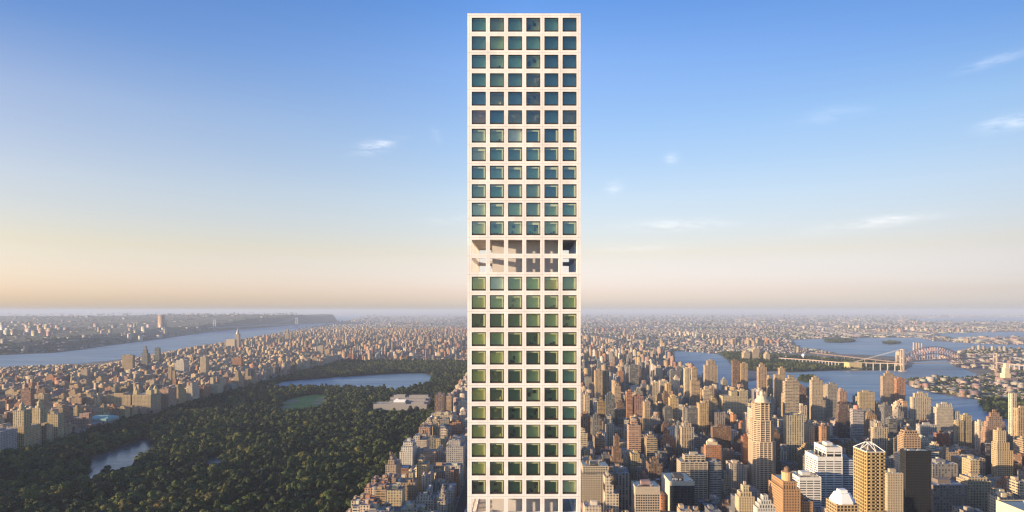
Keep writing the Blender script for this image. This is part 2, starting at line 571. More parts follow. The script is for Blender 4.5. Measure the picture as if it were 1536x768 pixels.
# each cast panel differs a little in tone
_sp = N(ct, 'ShaderNodeSeparateXYZ'); ct.links.new(_g.outputs['Position'], _sp.inputs[0])
_cz = N(ct, 'ShaderNodeCombineXYZ')
ct.links.new(MATH(ct, 'FLOOR', MATH(ct, 'DIVIDE', MATH(ct, 'ADD', _sp.outputs[0], 2.3), 4.59)), _cz.inputs[0])
ct.links.new(MATH(ct, 'FLOOR', MATH(ct, 'DIVIDE', _sp.outputs[2], 4.683)), _cz.inputs[2])
_wn = N(ct, 'ShaderNodeTexWhiteNoise'); ct.links.new(_cz.outputs[0], _wn.inputs[0])
_f = MATH(ct, 'ADD', MATH(ct, 'ADD', MATH(ct, 'MULTIPLY', _n1, .26), MATH(ct, 'MULTIPLY', _n2, .18)), MATH(ct, 'ADD', MATH(ct, 'MULTIPLY', _wn.outputs['Value'], .11), .72))
_jz = MATH(ct, 'ABSOLUTE', MATH(ct, 'SUBTRACT', MATH(ct, 'FRACT', MATH(ct, 'DIVIDE', MATH(ct, 'SUBTRACT', _sp.outputs[2], zat(23.2, 162.0)), 27.75 * 162.0 / F)), .5))
_jx = MATH(ct, 'ABSOLUTE', MATH(ct, 'SUBTRACT', MATH(ct, 'FRACT', MATH(ct, 'DIVIDE', MATH(ct, 'SUBTRACT', _sp.outputs[0], (704.6 - VPX) * 162.0 / F), 27.25 * 162.0 / F)), .5))
_jt = MATH(ct, 'MAXIMUM', MATH(ct, 'GREATER_THAN', _jz, .488), MATH(ct, 'GREATER_THAN', _jx, .490))
_f = MATH(ct, 'MULTIPLY', _f, MATH(ct, 'SUBTRACT', 1, MATH(ct, 'MULTIPLY', _jt, .30)))
_v = N(ct, 'ShaderNodeVectorMath', operation='SCALE'); _v.inputs[0].default_value = (.765, .745, .735)
ct.links.new(_f, _v.inputs['Scale']); ct.links.new(_v.outputs[0], cb.inputs['Base Color'])
cb.inputs['Roughness'].default_value = .75

tower = thing('residential_tower', 'very tall slender white concrete tower with a regular grid of big square windows', 'skyscraper', (0, TY + TW / 2, 0))
TO = (0, TY + TW / 2, 0)
TC0, TC1 = TX0, TX1
ROWP = 27.75 * PXM
WTOP = zat(26.5, TY)                                   # head of the topmost windows
WH = 21 * PXM
COLS = [(707.6 + 27.25 * i - VPX) * PXM for i in range(6)]
WW = 21.2 * PXM
nrow = int(WTOP // ROWP)
fb = MB(TO)
D_ = 1.0                                               # depth of the frame


def tower_side(to):
    """lattice of one side; to maps (along, out, z) to world"""
    def bx(a0, a1, o0, o1, z0, z1):
        p = [to(a, o, z) for z in (z0, z1) for o in (o0, o1) for a in (a0, a1)]
        for q in ((0, 1, 5, 4), (1, 3, 7, 5), (3, 2, 6, 7), (2, 0, 4, 6), (4, 5, 7, 6), (0, 2, 3, 1)):
            fb.face([p[i] for i in q])
    xs = [TX0] + [c for w in COLS for c in (w, w + WW)] + [TX1]
    for i in range(7):
        a0, a1 = xs[2 * i], xs[2 * i + 1]
        if i == 0: a0 += D_ + .01
        if i == 6: a1 -= D_ + .01
        bx(a0, a1, .0, D_, 0, TZ - .02)
    for k in range(-1, nrow):
        zt = TZ - .01 if k < 0 else WTOP - k * ROWP - WH
        zb = WTOP if k < 0 else max(0.0, WTOP - (k + 1) * ROWP)
        for i in range(6):
            bx(COLS[i], COLS[i] + WW, .004, D_ - .02, zb, zt)


TYN = TY + TW
tower_side(lambda a, o, z: (a, TY + o, z))
tower_side(lambda a, o, z: (-a if False else a, TYN - o, z))
MIDX = (TX0 + TX1) / 2
tower_side(lambda a, o, z: (TX0 + o, TY + (a - TX0), z))
tower_side(lambda a, o, z: (TX1 - o, TY + (a - TX0), z))
for cx in (TX0, TX1 - D_ - .008):
    for cyy in (TY, TYN - D_ - .008):
        fb.box(cx, cx + D_ + .008, cyy, cyy + D_ + .008, 0, TZ)
fb.build('facade', conc, tower)

rb = MB(TO)
rb.box(TX0 + D_ + .01, TX1 - D_ - .01, TY + D_ + .01, TYN - D_ - .01, WTOP + .15, TZ - .5)
rb.build('roof', M['roof'], tower, (.35, .34, .33))

# rows: 12 glazed, 2 open, 12 glazed, 1 open, then glazed again below the picture
OPEN = {12, 13, 26, 27}
coreM = simple('core_concrete', (.52, .50, .50), .85, .12, .4)
cbm = MB(TO)
CX0, CX1 = (737 - VPX) * PXM, (842 - VPX) * PXM
cbm.box(CX0, CX1, TY + 5.2, TYN - 5.2, 0, WTOP + .14)
cbm.build('core', coreM, tower)
ceilM = simple('open_floor_soffit', (.42, .38, .35), .9)
for r0, r1 in ((12, 13), (26, 27)):
    zt = WTOP - r0 * ROWP + .08
    zb = WTOP - r1 * ROWP - WH - .08
    for z_ in (zt, zb - .6):
        sb_ = MB(TO)
        sb_.box(TX0 + D_ + .02, TX1 - D_ - .02, TY + D_ + .02, TYN - D_ - .02, z_, z_ + .6)
        sb_.build('floor_slab', ceilM, tower)
# slab edges round the core split the two-storey drum
zm = WTOP - 13 * ROWP + .3
sb_ = MB(TO)
sb_.box(CX0 - 1.5, CX1 + 1.5, TYN - 5.0, TYN - D_ - .05, zm, zm + .9)
sb_.build('floor_slab', ceilM, tower)

# windows of the south face
frameM = simple('bronze_frame', (.030, .026, .020), .5, .2, .8)
paneM, pt, pb = mat('tinted_pane')
pt.nodes.remove(pb)
_tr = N(pt, 'ShaderNodeBsdfTransparent'); _tr.inputs[0].default_value = (.88, .93, .76, 1)
_gl = N(pt, 'ShaderNodeBsdfGlossy'); _gl.inputs['Roughness'].default_value = .03; _gl.inputs[0].default_value = (.8, .95, .98, 1)
_bp = N(pt, 'ShaderNodeBump'); _bp.inputs['Strength'].default_value = .05
pt.links.new(noise(pt, .35, 2), _bp.inputs['Height']); pt.links.new(_bp.outputs[0], _gl.inputs['Normal'])
_ms = N(pt, 'ShaderNodeMixShader'); _ms.inputs[0].default_value = .17
pt.links.new(_tr.outputs[0], _ms.inputs[1]); pt.links.new(_gl.outputs[0], _ms.inputs[2])
pt.links.new(_ms.outputs[0], pt.nodes['Material Output'].inputs[0])
roomM = objcol('room_wall', .9, .18, .9)
stripM = simple('pale_sunlit_strip', (.62, .60, .47), .7, .08)
furnM = objcol('furnishing', .8, .2, 2)

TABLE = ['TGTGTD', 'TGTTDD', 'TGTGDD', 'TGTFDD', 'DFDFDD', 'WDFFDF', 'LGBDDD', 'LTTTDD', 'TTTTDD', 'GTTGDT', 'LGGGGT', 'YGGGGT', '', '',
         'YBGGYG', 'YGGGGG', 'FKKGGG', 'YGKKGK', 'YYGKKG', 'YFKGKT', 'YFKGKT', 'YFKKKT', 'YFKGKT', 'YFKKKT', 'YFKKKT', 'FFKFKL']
WCOL = dict(T=(.36, .54, .49), G=(.56, .65, .42), D=(.20, .34, .42), L=(.80, .82, .58), B=(.86, .88, .76), Y=(.88, .80, .30), K=(.20, .28, .18), F=(.46, .46, .28), W=(.75, .58, .32))  # room wall colours hold each window's reflected sky, glass tint and lamplight


def mesh_of(mb, name, ms):
    me = bpy.data.meshes.new(name)
    me.from_pydata(mb.v, [], mb.f)
    for m in ms:
        me.materials.append(m)
    return me


# shared meshes, local origin at the lower left front corner of the opening
fr = MB()
t_, s_l = .16, .42                                     # frame bar, deeper bottom bar
fr.box(0, WW, 0, .14, 0, s_l); fr.box(0, WW, 0, .14, WH - t_, WH)
fr.box(0, t_, .003, .137, s_l, WH - t_); fr.box(WW - t_, WW, .003, .137, s_l, WH - t_)
frame_me = mesh_of(fr, 'window', [frameM])
pn = MB(); pn.face([(t_, .07, s_l), (WW - t_, .07, s_l), (WW - t_, .07, WH - t_), (t_, .07, WH - t_)])
pane_me = mesh_of(pn, 'pane', [paneM])


def room_mesh(dep):
    r = MB()
    A = [(.02, .15, .02), (WW - .02, .15, .02), (WW - .02, .15, WH - .02), (.02, .15, WH - .02)]
    B = [(p[0], dep, p[2]) for p in A]
    r.face([B[0], B[1], B[2], B[3]])
    for i in range(4):
        j = (i + 1) % 4
        r.face([A[i], A[j], B[j], B[i]])
    return mesh_of(r, 'room', [roomM])


room_me = [room_mesh(d) for d in (.95, 1.35, 2.2)]
ln = MB()  # pale boards shaped like the sunlit strip along right jamb and head
ln.box(t_ + .03, WW - t_ - .03, .30, .36, WH - t_ - .42, WH - t_ - .06)
ln.box(WW - t_ - .42, WW - t_ - .10, .301, .359, s_l - .1, WH - t_ - .423)
strip_me = mesh_of(ln, 'sunlit_strip', [stripM])
ln = MB(); ln.box(WW - t_ - .50, WW - t_ - .06, .301, .359, s_l - .1, WH - t_ - .06)
strip_right = mesh_of(ln, 'sunlit_strip', [stripM])
ln = MB(); ln.box(t_ + .03, WW - t_ - .03, .30, .36, WH - t_ - .70, WH - t_ - .06); ln.box(WW - t_ - .36, WW - t_ - .08, .301, .359, s_l - .1, WH - t_ - .703)
strip_both = mesh_of(ln, 'sunlit_strip', [stripM])


def furn(seed):
    r = random.Random(seed)
    out = []
    for _ in range(r.randint(3, 5)):
        f = MB()
        x = r.uniform(.3, WW - 1.0); w = r.uniform(.25, .9); z = r.choice((.05, .05, 1.2, 2.0)); h = r.uniform(.5, 1.3)
        f.box(x, x + w, r.uniform(.5, .9), 1.1, z, min(z + h, WH - .4))
        out.append(mesh_of(f, 'furnishing', [furnM]))
    return out


furn_me = [furn(q) for q in range(6)]


def link(me, name, parent, loc=(0, 0, 0), color=None):
    o = bpy.data.objects.new(name, me)
    COL.objects.link(o)
    o.parent = parent
    o.location = loc
    if color:
        o.color = (*color, 1)
    return o


def jit(c, a=.15):
    k = 1 + random.uniform(-a, a)
    return tuple(min(.9, max(.005, v * k * (1 + random.uniform(-.05, .05)))) for v in c)


def full_window(r, c):
    ch = TABLE[r][c]
    loc = (COLS[c] - TO[0], TY + .22 - TO[1], WTOP - r * ROWP - WH)
    w = link(frame_me, 'window', tower, loc)
    link(pane_me, 'pane', w).rotation_euler = (random.uniform(-.008, .008), 0, random.uniform(-.008, .008))
    dep = 0 if ch in 'LBY' else (2 if ch in 'FW' else 1)
    link(room_me[dep], 'room', w, color=jit(WCOL[ch]))
    if r >= 6 and ch not in 'B' and random.random() < .9:
        link(random.choice((strip_me, strip_me, strip_right, strip_both)), 'sunlit_strip', w)
    if ch in 'FW' or (ch in 'GK' and random.random() < .35):
        col = (.55, .45, .25) if (r in (3, 5) or c == 1) and ch in 'FW' else (.06, .06, .045)  # pale furniture; in the upper rows the warm colour imitates lit fixtures
        for fm in furn_me[(r * 3 + c) % 6]:
            link(fm, 'furnishing', w, color=jit(col, .3))
    return w


rows_ind = [r for r in range(26) if TABLE[r]]
for r in rows_ind[:17]:
    for c in range(6):
        w = full_window(r, c)
        if TABLE[r][c] == 'B':
            w['label'] = 'window with a bright pale blind drawn'
        elif TABLE[r][c] == 'W':
            w['label'] = 'window of a lit warm room'
# the remaining rows, and those below the picture, in one part
ws, wp, wr, wl, wf = MB(), MB(), MB(), MB(), MB()
for r in rows_ind[17:] + list(range(28, nrow)):
    for c in range(6):
        ch = (TABLE[r][c] if r < 26 else 'GKTGK'[(r * 7 + c * 3) % 5])
        L0 = (COLS[c] - TO[0], TY + .22 - TO[1], WTOP - r * ROWP - WH)
        for mb, src in ((ws, frame_me), (wp, pane_me), (wr, room_me[0 if ch in 'LBY' else (2 if ch in 'FW' else 1)])):
            for p in src.polygons:
                mb.face([(src.vertices[i].co.x + L0[0], src.vertices[i].co.y + L0[1], src.vertices[i].co.z + L0[2]) for i in p.vertices])
            if mb is wr:
                q = 'TGDLBYKFW'.index(ch)
                for _ in range(5):
                    mb.m[-1 - _] = q
        if r < 26:
            for p in strip_me.polygons:
                wl.face([(strip_me.vertices[i].co.x + L0[0], strip_me.vertices[i].co.y + L0[1], strip_me.vertices[i].co.z + L0[2]) for i in p.vertices])
            if ch == 'F' or (ch in 'GK' and random.random() < .4):
                for fm, p in [(fm, p) for fm in furn_me[(r * 3 + c) % 6] for p in fm.polygons]:
                    wf.face([(fm.vertices[i].co.x + L0[0], fm.vertices[i].co.y + L0[1], fm.vertices[i].co.z + L0[2]) for i in p.vertices], 0 if c == 1 and r < 25 else 1)
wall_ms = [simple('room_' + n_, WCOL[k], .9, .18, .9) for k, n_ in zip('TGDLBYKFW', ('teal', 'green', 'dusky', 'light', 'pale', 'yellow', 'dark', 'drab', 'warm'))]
wso = ws.build('window', frameM, tower, kind='stuff')
wp.build('pane', paneM, wso)
wr.build('room', wall_ms, wso)
wl.build('sunlit_strip', stripM, wso)
wf.build('furnishing', [simple('pale_furniture', (.6, .5, .2), .8), simple('dark_furniture', (.06, .06, .045), .8)], wso)
# glazing of the other three sides
gz = MB(TO)
for r in range(nrow):
    if r in OPEN:
        continue
    zb = WTOP - r * ROWP - WH
    for c in range(6):
        a0, a1 = COLS[c], COLS[c] + WW
        b0, b1 = TY + a0 - TX0, TY + a1 - TX0
        gz.face([(a1, TYN - .4, zb), (a0, TYN - .4, zb), (a0, TYN - .4, zb + WH), (a1, TYN - .4, zb + WH)])
        gz.face([(TX0 + .4, b1, zb), (TX0 + .4, b0, zb), (TX0 + .4, b0, zb + WH), (TX0 + .4, b1, zb + WH)])
        gz.face([(TX1 - .4, b0, zb), (TX1 - .4, b1, zb), (TX1 - .4, b1, zb + WH), (TX1 - .4, b0, zb + WH)])
gz.build('glazing', M['darkglass'], tower)

# ------------------------------------------------------------------ buildings
HERO = []      # dict(key, box on the photo, world box, yvis)
PAL = dict(cream=(.52, .45, .34), white=(.66, .63, .58), tan=(.42, .32, .21), gold=(.46, .35, .19), buff=(.38, .30, .20), brown=(.19, .12, .08), red=(.30, .13, .08),
           orange=(.40, .20, .11), pink=(.42, .29, .23), grey=(.29, .28, .27), slate=(.15, .16, .18), black=(.03, .03, .032), rust=(.25, .10, .06), pale=(.58, .52, .44))


PAL = {k: tuple(v * g for v, g in zip(c, (.93, .86, .74))) for k, c in PAL.items()}


def tiers_to_mesh(B, X0, X1, Y0, Y1, tiers, org):
    """tiers: (u0,u1,v0,v1,z). A tier inside an earlier one starts on its roof."""
    wall, roof = MB(org), MB(org)
    done = []
    for u0, u1, v0, v1, z in tiers:
        x0, x1 = X0 + (X1 - X0) * u0, X0 + (X1 - X0) * u1
        y0, y1 = Y0 + (Y1 - Y0) * v0, Y0 + (Y1 - Y0) * v1
        zb = 0
        for a0, a1, b0, b1, zz in done:
            if x0 >= a0 - .1 and x1 <= a1 + .1 and y0 >= b0 - .1 and y1 <= b1 + .1:
                zb = max(zb, zz - 1.0)
        if zb > 0:                                     # keep walls of stacked tiers apart
            x0 += .15; x1 -= .15; y0 += .15; y1 -= .15
        p = .45
        wall.box(x0, x1, y0, y1, zb, z, 0, 'tb')
        # parapet
        for q in ([(x0, y0, z), (x1, y0, z), (x1 - p, y0 + p, z), (x0 + p, y0 + p, z)], [(x1, y0, z), (x1, y1, z), (x1 - p, y1 - p, z), (x1 - p, y0 + p, z)],
                  [(x1, y1, z), (x0, y1, z), (x0 + p, y1 - p, z), (x1 - p, y1 - p, z)], [(x0, y1, z), (x0, y0, z), (x0 + p, y0 + p, z), (x0 + p, y1 - p, z)]):
            wall.face(q)
        h = 1.1
        wall.face([(x0 + p, y1 - p, z - h), (x1 - p, y1 - p, z - h), (x1 - p, y1 - p, z), (x0 + p, y1 - p, z)])
        wall.face([(x1 - p, y1 - p, z - h), (x1 - p, y0 + p, z - h), (x1 - p, y0 + p, z), (x1 - p, y1 - p, z)])
        wall.face([(x1 - p, y0 + p, z - h), (x0 + p, y0 + p, z - h), (x0 + p, y0 + p, z), (x1 - p, y0 + p, z)])
        wall.face([(x0 + p, y0 + p, z - h), (x0 + p, y1 - p, z - h), (x0 + p, y1 - p, z), (x0 + p, y0 + p, z)])
        roof.face([(x0 + p, y0 + p, z - h), (x1 - p, y0 + p, z - h), (x1 - p, y1 - p, z - h), (x0 + p, y1 - p, z - h)])
        done.append((x0, x1, y0, y1, z))
    return wall, roof, done


def add_tank(root, org, x, y, z, s=1.0):
    b = MB(org)
    b.cyl(x, y, 2.1 * s, z + 2.6 * s, z + 6.4 * s, 10)
    b.cyl(x, y, 2.3 * s, z + 6.4 * s, z + 7.9 * s, 10, 0)
    for dx in (-1.3, 1.3):
        for dy_ in (-1.3, 1.3):
            b.bar((x + dx * s, y + dy_ * s, z), (x + dx * s, y + dy_ * s, z + 2.6 * s), .3 * s)
    return b.build('water_tank', M['wood'], root)


def add_bulkhead(root, org, x0, x1, y0, y1, z0, z1, col):
    b = MB(org)
    b.box(x0, x1, y0, y1, z0, z1, 0, 'b')
    return b.build('bulkhead', M['masonry'], root, col)


def lattice(wall, glass, x0, x1, y0, y1, z0, z1, bay, pier, floor, band, dep=.5, top=0.0):
    glass.box(x0 + dep, x1 - dep, y0 + dep, y1 - dep, z0, z1 - .6, 0, 'b')
    if top:
        wall.box(x0 + .06, x1 - .06, y0 + .06, y1 - .06, z1 - top, z1, 0, 'bt')
    zt = z1
    nf = max(1, int((z1 - top - z0) / floor))
    for ax, (a0, a1) in (('x', (x0, x1)), ('y', (y0, y1))):
        n = max(2, round((a1 - a0) / bay))
        st = (a1 - a0 - pier) / n
        for i in range(n + 1):
            p0 = a0 + i * st; p1 = p0 + pier
            if ax == 'y' and i in (0, n):
                continue
            if ax == 'x':
                wall.box(p0, p1, y0, y0 + dep + .1, z0, zt, 0, 'bn'); wall.box(p0, p1, y1 - dep - .1, y1, z0, zt, 0, 'bs')
            else:
                wall.box(x0, x0 + dep + .1, p0, p1, z0, zt, 0, 'be'); wall.box(x1 - dep - .1, x1, p0, p1, z0, zt, 0, 'bw')
        if ax == 'x':   # corner piers wrap round
            for cx in (x0, x1 - pier):
                wall.box(cx + .004, cx + pier - .004, y0 + .004, y0 + pier, z0, zt - .01, 0, 'b'); wall.box(cx + .004, cx + pier - .004, y1 - pier, y1 - .004, z0, zt - .01, 0, 'b')
    for k in range(nf):
        s1 = z1 - top - k * floor; s0 = s1 - band
        wall.box(x0 + .03, x1 - .03, y0 + .03, y0 + dep + .05, s0, s1, 0, 'n'); wall.box(x0 + .03, x1 - .03, y1 - dep - .05, y1 - .03, s0, s1, 0, 's')
        wall.box(x0 + .03, x0 + dep + .05, y0 + .5, y1 - .5, s0, s1, 0, 'e'); wall.box(x1 - dep - .05, x1 - .03, y0 + .5, y1 - .5, s0, s1, 0, 'w')


def place(xl, xm, xr, yt, d, dy=None):
    """footprint from the photo: outer edges, the corner between the two visible faces, roof line, distance of the front"""
    if xl >= VPX:      # right of the axis: the west face shows
        X0, X1 = (xm - VPX) * d / F, (xr - VPX) * d / F
        if dy is None: dy = max(14, X0 * F / (xl - VPX) - d) if xl > VPX + 5 and xm > xl else 30
    else:
        X0, X1 = (xl - VPX) * d / F, (xm - VPX) * d / F
        if dy is None: dy = max(14, X1 * F / (xr - VPX) - d) if xr > xm else 30
    return X0, X1, d, d + min(dy, 90), zat(yt, d)


def reg(key, X0, X1, Y0, Y1, z, yvis):
    a, b, c, e = sx(X0, Y0), sx(X1, Y0), sx(X0, Y1), sx(X1, Y1)
    HERO.append(dict(key=key, sx0=min(a, b, c, e), sx1=max(a, b, c, e), st=sy(z, Y0), X0=X0, X1=X1, Y0=Y0, Y1=Y1, z=z, yvis=yvis))


def hero(key, label, name, cat, xl, xm, xr, yt, d, col, style='punched', dy=None, tiers=None, yvis=None, tank=0, bulk=True, roofcol=(.28, .27, .27), group=None, bulkcol=None,
         bay=4.2, pier=1.1, floor=3.6, band=1.2, top=0.0, dep=.5, glass=None):
    X0, X1, Y0, Y1, z = place(xl, xm, xr, yt, d, dy)
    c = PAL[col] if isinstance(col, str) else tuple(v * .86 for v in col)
    org = ((X0 + X1) / 2, (Y0 + Y1) / 2, 0)
    root = thing(name, label, cat, org, group)
    ts = [(u0, u1, v0, v1, zat(y, Y0 + v0 * (Y1 - Y0))) for u0, u1, v0, v1, y in tiers] if tiers else [(0, 1, 0, 1, z)]
    zt = max(t[4] for t in ts)
    wall, roof, done = tiers_to_mesh(None, X0, X1, Y0, Y1, ts, org)
    if style == 'grid':
        wall2, gl = MB(org), MB(org)
        for q, (a0, a1, b0, b1, zz) in enumerate(done):
            zb = 0
            for p0, p1, r0, r1, z2 in done[:q]:
                if a0 >= p0 - .1 and a1 <= p1 + .2 and b0 >= r0 - .1 and b1 <= r1 + .2:
                    zb = max(zb, z2 - 1.0)
            lattice(wall2, gl, a0, a1, b0, b1, zb, zz, bay, pier, floor, band, dep, top)
        wall2.build('wall', M['masonry'], root, c)
        gl.build('glazing', glass or M['darkglass'], root)
    else:
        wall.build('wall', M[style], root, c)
    roof.build('roof', M['roof'], root, roofcol)
    a0, a1, b0, b1, zz = max(done, key=lambda t: t[4])
    if bulk:
        w_, h_ = a1 - a0, b1 - b0
        add_bulkhead(root, org, a0 + w_ * .3, a0 + w_ * .68, b0 + h_ * .35, b0 + h_ * .7, zz - 1.1, zz + 4.2, bulkcol or tuple(v * .85 for v in c))
    if d < 1600 and X1 - X0 > 14:
        hr = random.Random(int(xl * 7 + yt))
        for u0, u1, v0, v1, zq in [(t_[0], t_[1], t_[2], t_[3], t_[4]) for t_ in done][:2]:
            for _ in range(7):
                ub = MB(org)
                ux, uy = hr.uniform(u0 + 1, u1 - 4), (hr.uniform(v0 + 1, v0 + (v1 - v0) * .28) if hr.random() < .6 else hr.uniform(v0 + (v1 - v0) * .74, v1 - 4))
                ub.box(ux, ux + hr.uniform(1.2, 3.2), uy, uy + hr.uniform(1.2, 3), zq - 1.08, zq + hr.uniform(-.2, 1.4), 0, 'b')
                ub.build('roof_unit', M['steel'], root)
    for q in range(tank):
        add_tank(root, org, a0 + (a1 - a0) * (.2 + .55 * q), b0 + (b1 - b0) * .25, zz - 1.1, 1.1)
    reg(key, X0, X1, Y0, Y1, zt, yvis or min(768, yt + 60))
    return root, org, done


# --- foreground blocks right of the tower
hero('the cream window-grid office block', 'cream office block with deep window grid and flat grey roof at the bottom edge', 'office_block', 'office building', 947, 953, 990, 730, 900, (.50, .42, .32), 'grid', yvis=768,
     bay=3.4, pier=.9, floor=3.5, band=1.3, top=10, roofcol=(.34, .33, .33), bulkcol=(.3, .2, .18))
r_, o_, dn_ = hero('the dark glass office block', 'dark glass office block with a pale blank side wall and grey roof', 'office_block', 'office building', 993, 1005, 1042, 722, 960, (.07, .075, .09), 'grid', yvis=768,
     bay=5, pier=.7, floor=3.9, band=.5, top=6, dep=.3, roofcol=(.36, .35, .34))
a0, a1, b0, b1, zz = dn_[0]
sw = MB(o_); sw.box(a0 - .9, a0 - .05, b0 - .2, b1 + .2, 0, zz + .3); sw.box(a0 + .02, a1, b0 - .5, b0 - .05, zz - 6.5, zz + .32); sw.build('side_wall', M['masonry'], r_, (.54, .47, .36))
hero('the striped cream slab', 'wide cream apartment slab with striped window bands and a long rooftop penthouse', 'apartment_block', 'apartment building', 1015, 1021, 1062, 693, 1062, (.52, .44, .33), 'grid', yvis=755,
     tiers=[(0, 1, 0, 1, 693), (.18, .95, .25, .8, 683)], bay=7, pier=1.0, floor=3.1, band=1.5, bulk=True)
hero('the grey striped slab', 'grey striped apartment slab joined to the right end of the wide cream slab', 'apartment_block', 'apartment building', 1059, 1064, 1082, 693, 1066, (.33, .31, .28), 'bands', yvis=750)
hero('the tan shaft tower', 'plain tan apartment tower with a small crown standing behind the wide cream slab', 'apartment_tower', 'tower', 1018, 1023, 1041, 641, 1300, (.46, .36, .24), 'piers', yvis=690,
     tiers=[(0, 1, 0, 1, 641), (.2, .85, .2, .8, 635)])
r_, o_, dn_ = hero('the red brick block with a pale cap', 'red brick apartment block with a domed pale cap on its roof', 'apartment_block', 'apartment building', 1056, 1059, 1082, 668, 1200, 'orange', 'punched', yvis=692, bulk=False)
a0, a1, b0, b1, zz = dn_[0]
dm = MB(o_); dm.box(a0 + 3, a1 - 6, b0 + 4, b1 - 4, zz - 1, zz + 7); dm.dome((a0 + a1) / 2 - 1.5, (b0 + b1) / 2, 8, zz + 7, 5); dm.build('roof_cap', M['masonry'], r_, PAL['pale'])
hero('the dark brown slab', 'dark brown brick slab behind the red block with the pale cap', 'apartment_block', 'apartment building', 1066, 1069, 1097, 640, 1400, 'brown', 'punched', yvis=665)
hero('the pale front block', 'wide beige block with setback top close beside the foot of the tall tower', 'apartment_block', 'apartment building', 868, 870, 916, 712, 960, (.50, .42, .31), 'grid', dy=40, yvis=760,
     tiers=[(0, 1, 0, 1, 712), (.1, .95, .2, 1, 699)], bay=4, pier=1.4, floor=3.4, band=1.5, tank=1)
hero('the stepped cream block', 'small cream block stepping down in terraces beside the wide beige block', 'apartment_block', 'apartment building', 905, 908, 928, 735, 900, 'pale', 'punched', dy=24, yvis=768,
     tiers=[(0, 1, 0, 1, 741), (0, .65, 0.1, 1, 728), (0, .5, .25, 1, 715)])
hero('the grey pier block', 'grey apartment block of vertical piers behind the cream window-grid office block', 'apartment_block', 'apartment building', 920, 924, 944, 710, 980, 'grey', 'piers', yvis=750)
hero('the brown setback tower', 'slim brown brick tower with setbacks narrowing to an orange top', 'apartment_tower', 'tower', 915, 918, 935, 690, 1160, 'brown', 'punched', yvis=700,
     tiers=[(0, 1, 0, 1, 688), (.12, .85, .1, .9, 672), (.25, .7, .2, .8, 655)])
hero('the salmon red tower', 'salmon red brick tower standing left of a slim tan tower', 'apartment_tower', 'tower', 950, 952, 965, 594, 1720, (.40, .17, .10), 'piers', yvis=626)
hero('the slim tan tower', 'slim tan tower just right of the salmon red tower', 'apartment_tower', 'tower', 964, 967, 976, 603, 1560, 'tan', 'piers', yvis=648)
hero('the rust stepped block', 'rust red block with a busy stepped roofline left of the plain tan tower', 'apartment_block', 'apartment building', 989, 991, 1014, 655, 1320, 'orange', 'punched', yvis=672,
     tiers=[(0, 1, 0, 1, 661), (.1, .8, .1, .9, 654), (.25, .6, .2, .8, 646)], tank=1)
hero('the cream crowned block', 'cream block with a rounded stepped crown in the low rows', 'apartment_block', 'apartment building', 904, 907, 922, 640, 1450, 'pale', 'punched', yvis=650,
     tiers=[(0, 1, 0, 1, 636), (.15, .85, .1, .9, 630), (.3, .7, .2, .8, 624)], bulk=False)
hero('the twin tan slabs', 'tan slab with blank sides, left one of a pair', 'apartment_block', 'apartment building', 891, 893, 904, 556, 2150, 'tan', 'piers', yvis=586)
hero('the twin tan slabs', 'tan slab with blank sides, right one of a pair', 'apartment_block', 'apartment building', 903, 905, 914, 557, 2180, 'buff', 'piers', yvis=586)
hero('the tall dark slab', 'tall dark grey slab among low blocks near the Harlem shore', 'apartment_block', 'apartment building', 943, 945, 958, 548, 2500, 'slate', 'glassy', yvis=580)

# --- the round-fronted banded tower
X0, X1, Y0, Y1, ZT = place(1125, 1132, 1166, 622, 1120, 40)
org = ((X0 + X1) / 2, (Y0 + Y1) / 2, 0)
rt = thing('banded_tower', 'tall cream tower with rounded banded front rising in steps to a white cap', 'tower', org)
wl_, gl_, = MB(org), MB(org)
for (in0, z0, z1, ch) in ((0, 0, zat(664, 1120), 9), (2.0, zat(664, 1120), zat(632, 1120), 9), (4.5, zat(632, 1120), zat(606, 1120), 8)):
    gl_.prism(octo(X0 + in0 + .9, X1 - in0 - .9, Y0 + in0 + .9, Y1 - in0 - .9, ch), z0, z1)
    k = z0
    while k < z1 - .5:
        wl_.prism(octo(X0 + in0, X1 - in0, Y0 + in0, Y1 - in0, ch), k, k + 1.35, 0, True, None, True)
        k += 3.3
    po = octo(X0 + in0 + .2, X1 - in0 - .2, Y0 + in0 + .2, Y1 - in0 - .2, ch)
    for i in range(8):
        a, b = Vector(po[i]), Vector(po[(i + 1) % 8])
        n = max(1, int((b - a).length / 6))
        for j in range(n):
            p = a.lerp(b, j / n)
            wl_.box(p.x - .6, p.x + .6, p.y - .6, p.y + .6, z0, z1)
    wl_.prism(octo(X0 + in0, X1 - in0, Y0 + in0, Y1 - in0, ch), z1 - .4, z1 + 1.2)
wl_.build('wall', M['masonry'], rt, (.52, .40, .28))
gl_.build('glazing', M['darkglass'], rt)
cp = MB(org)
mx, my = org[0], org[1]
cp.cyl(mx, my, 12.5, zat(606, 1120) + 1, zat(601, 1120), 12, 11.5); cp.cyl(mx, my, 9.5, zat(601, 1120), zat(595.5, 1120), 12, 7.5); cp.cyl(mx, my, 3.6, zat(595.5, 1120), zat(589, 1120), 8, 3.2)
cp.build('roof_cap', M['masonry'], rt, PAL['pale'])
reg('the round banded tower', X0, X1, Y0, Y1, ZT + 25, 735)

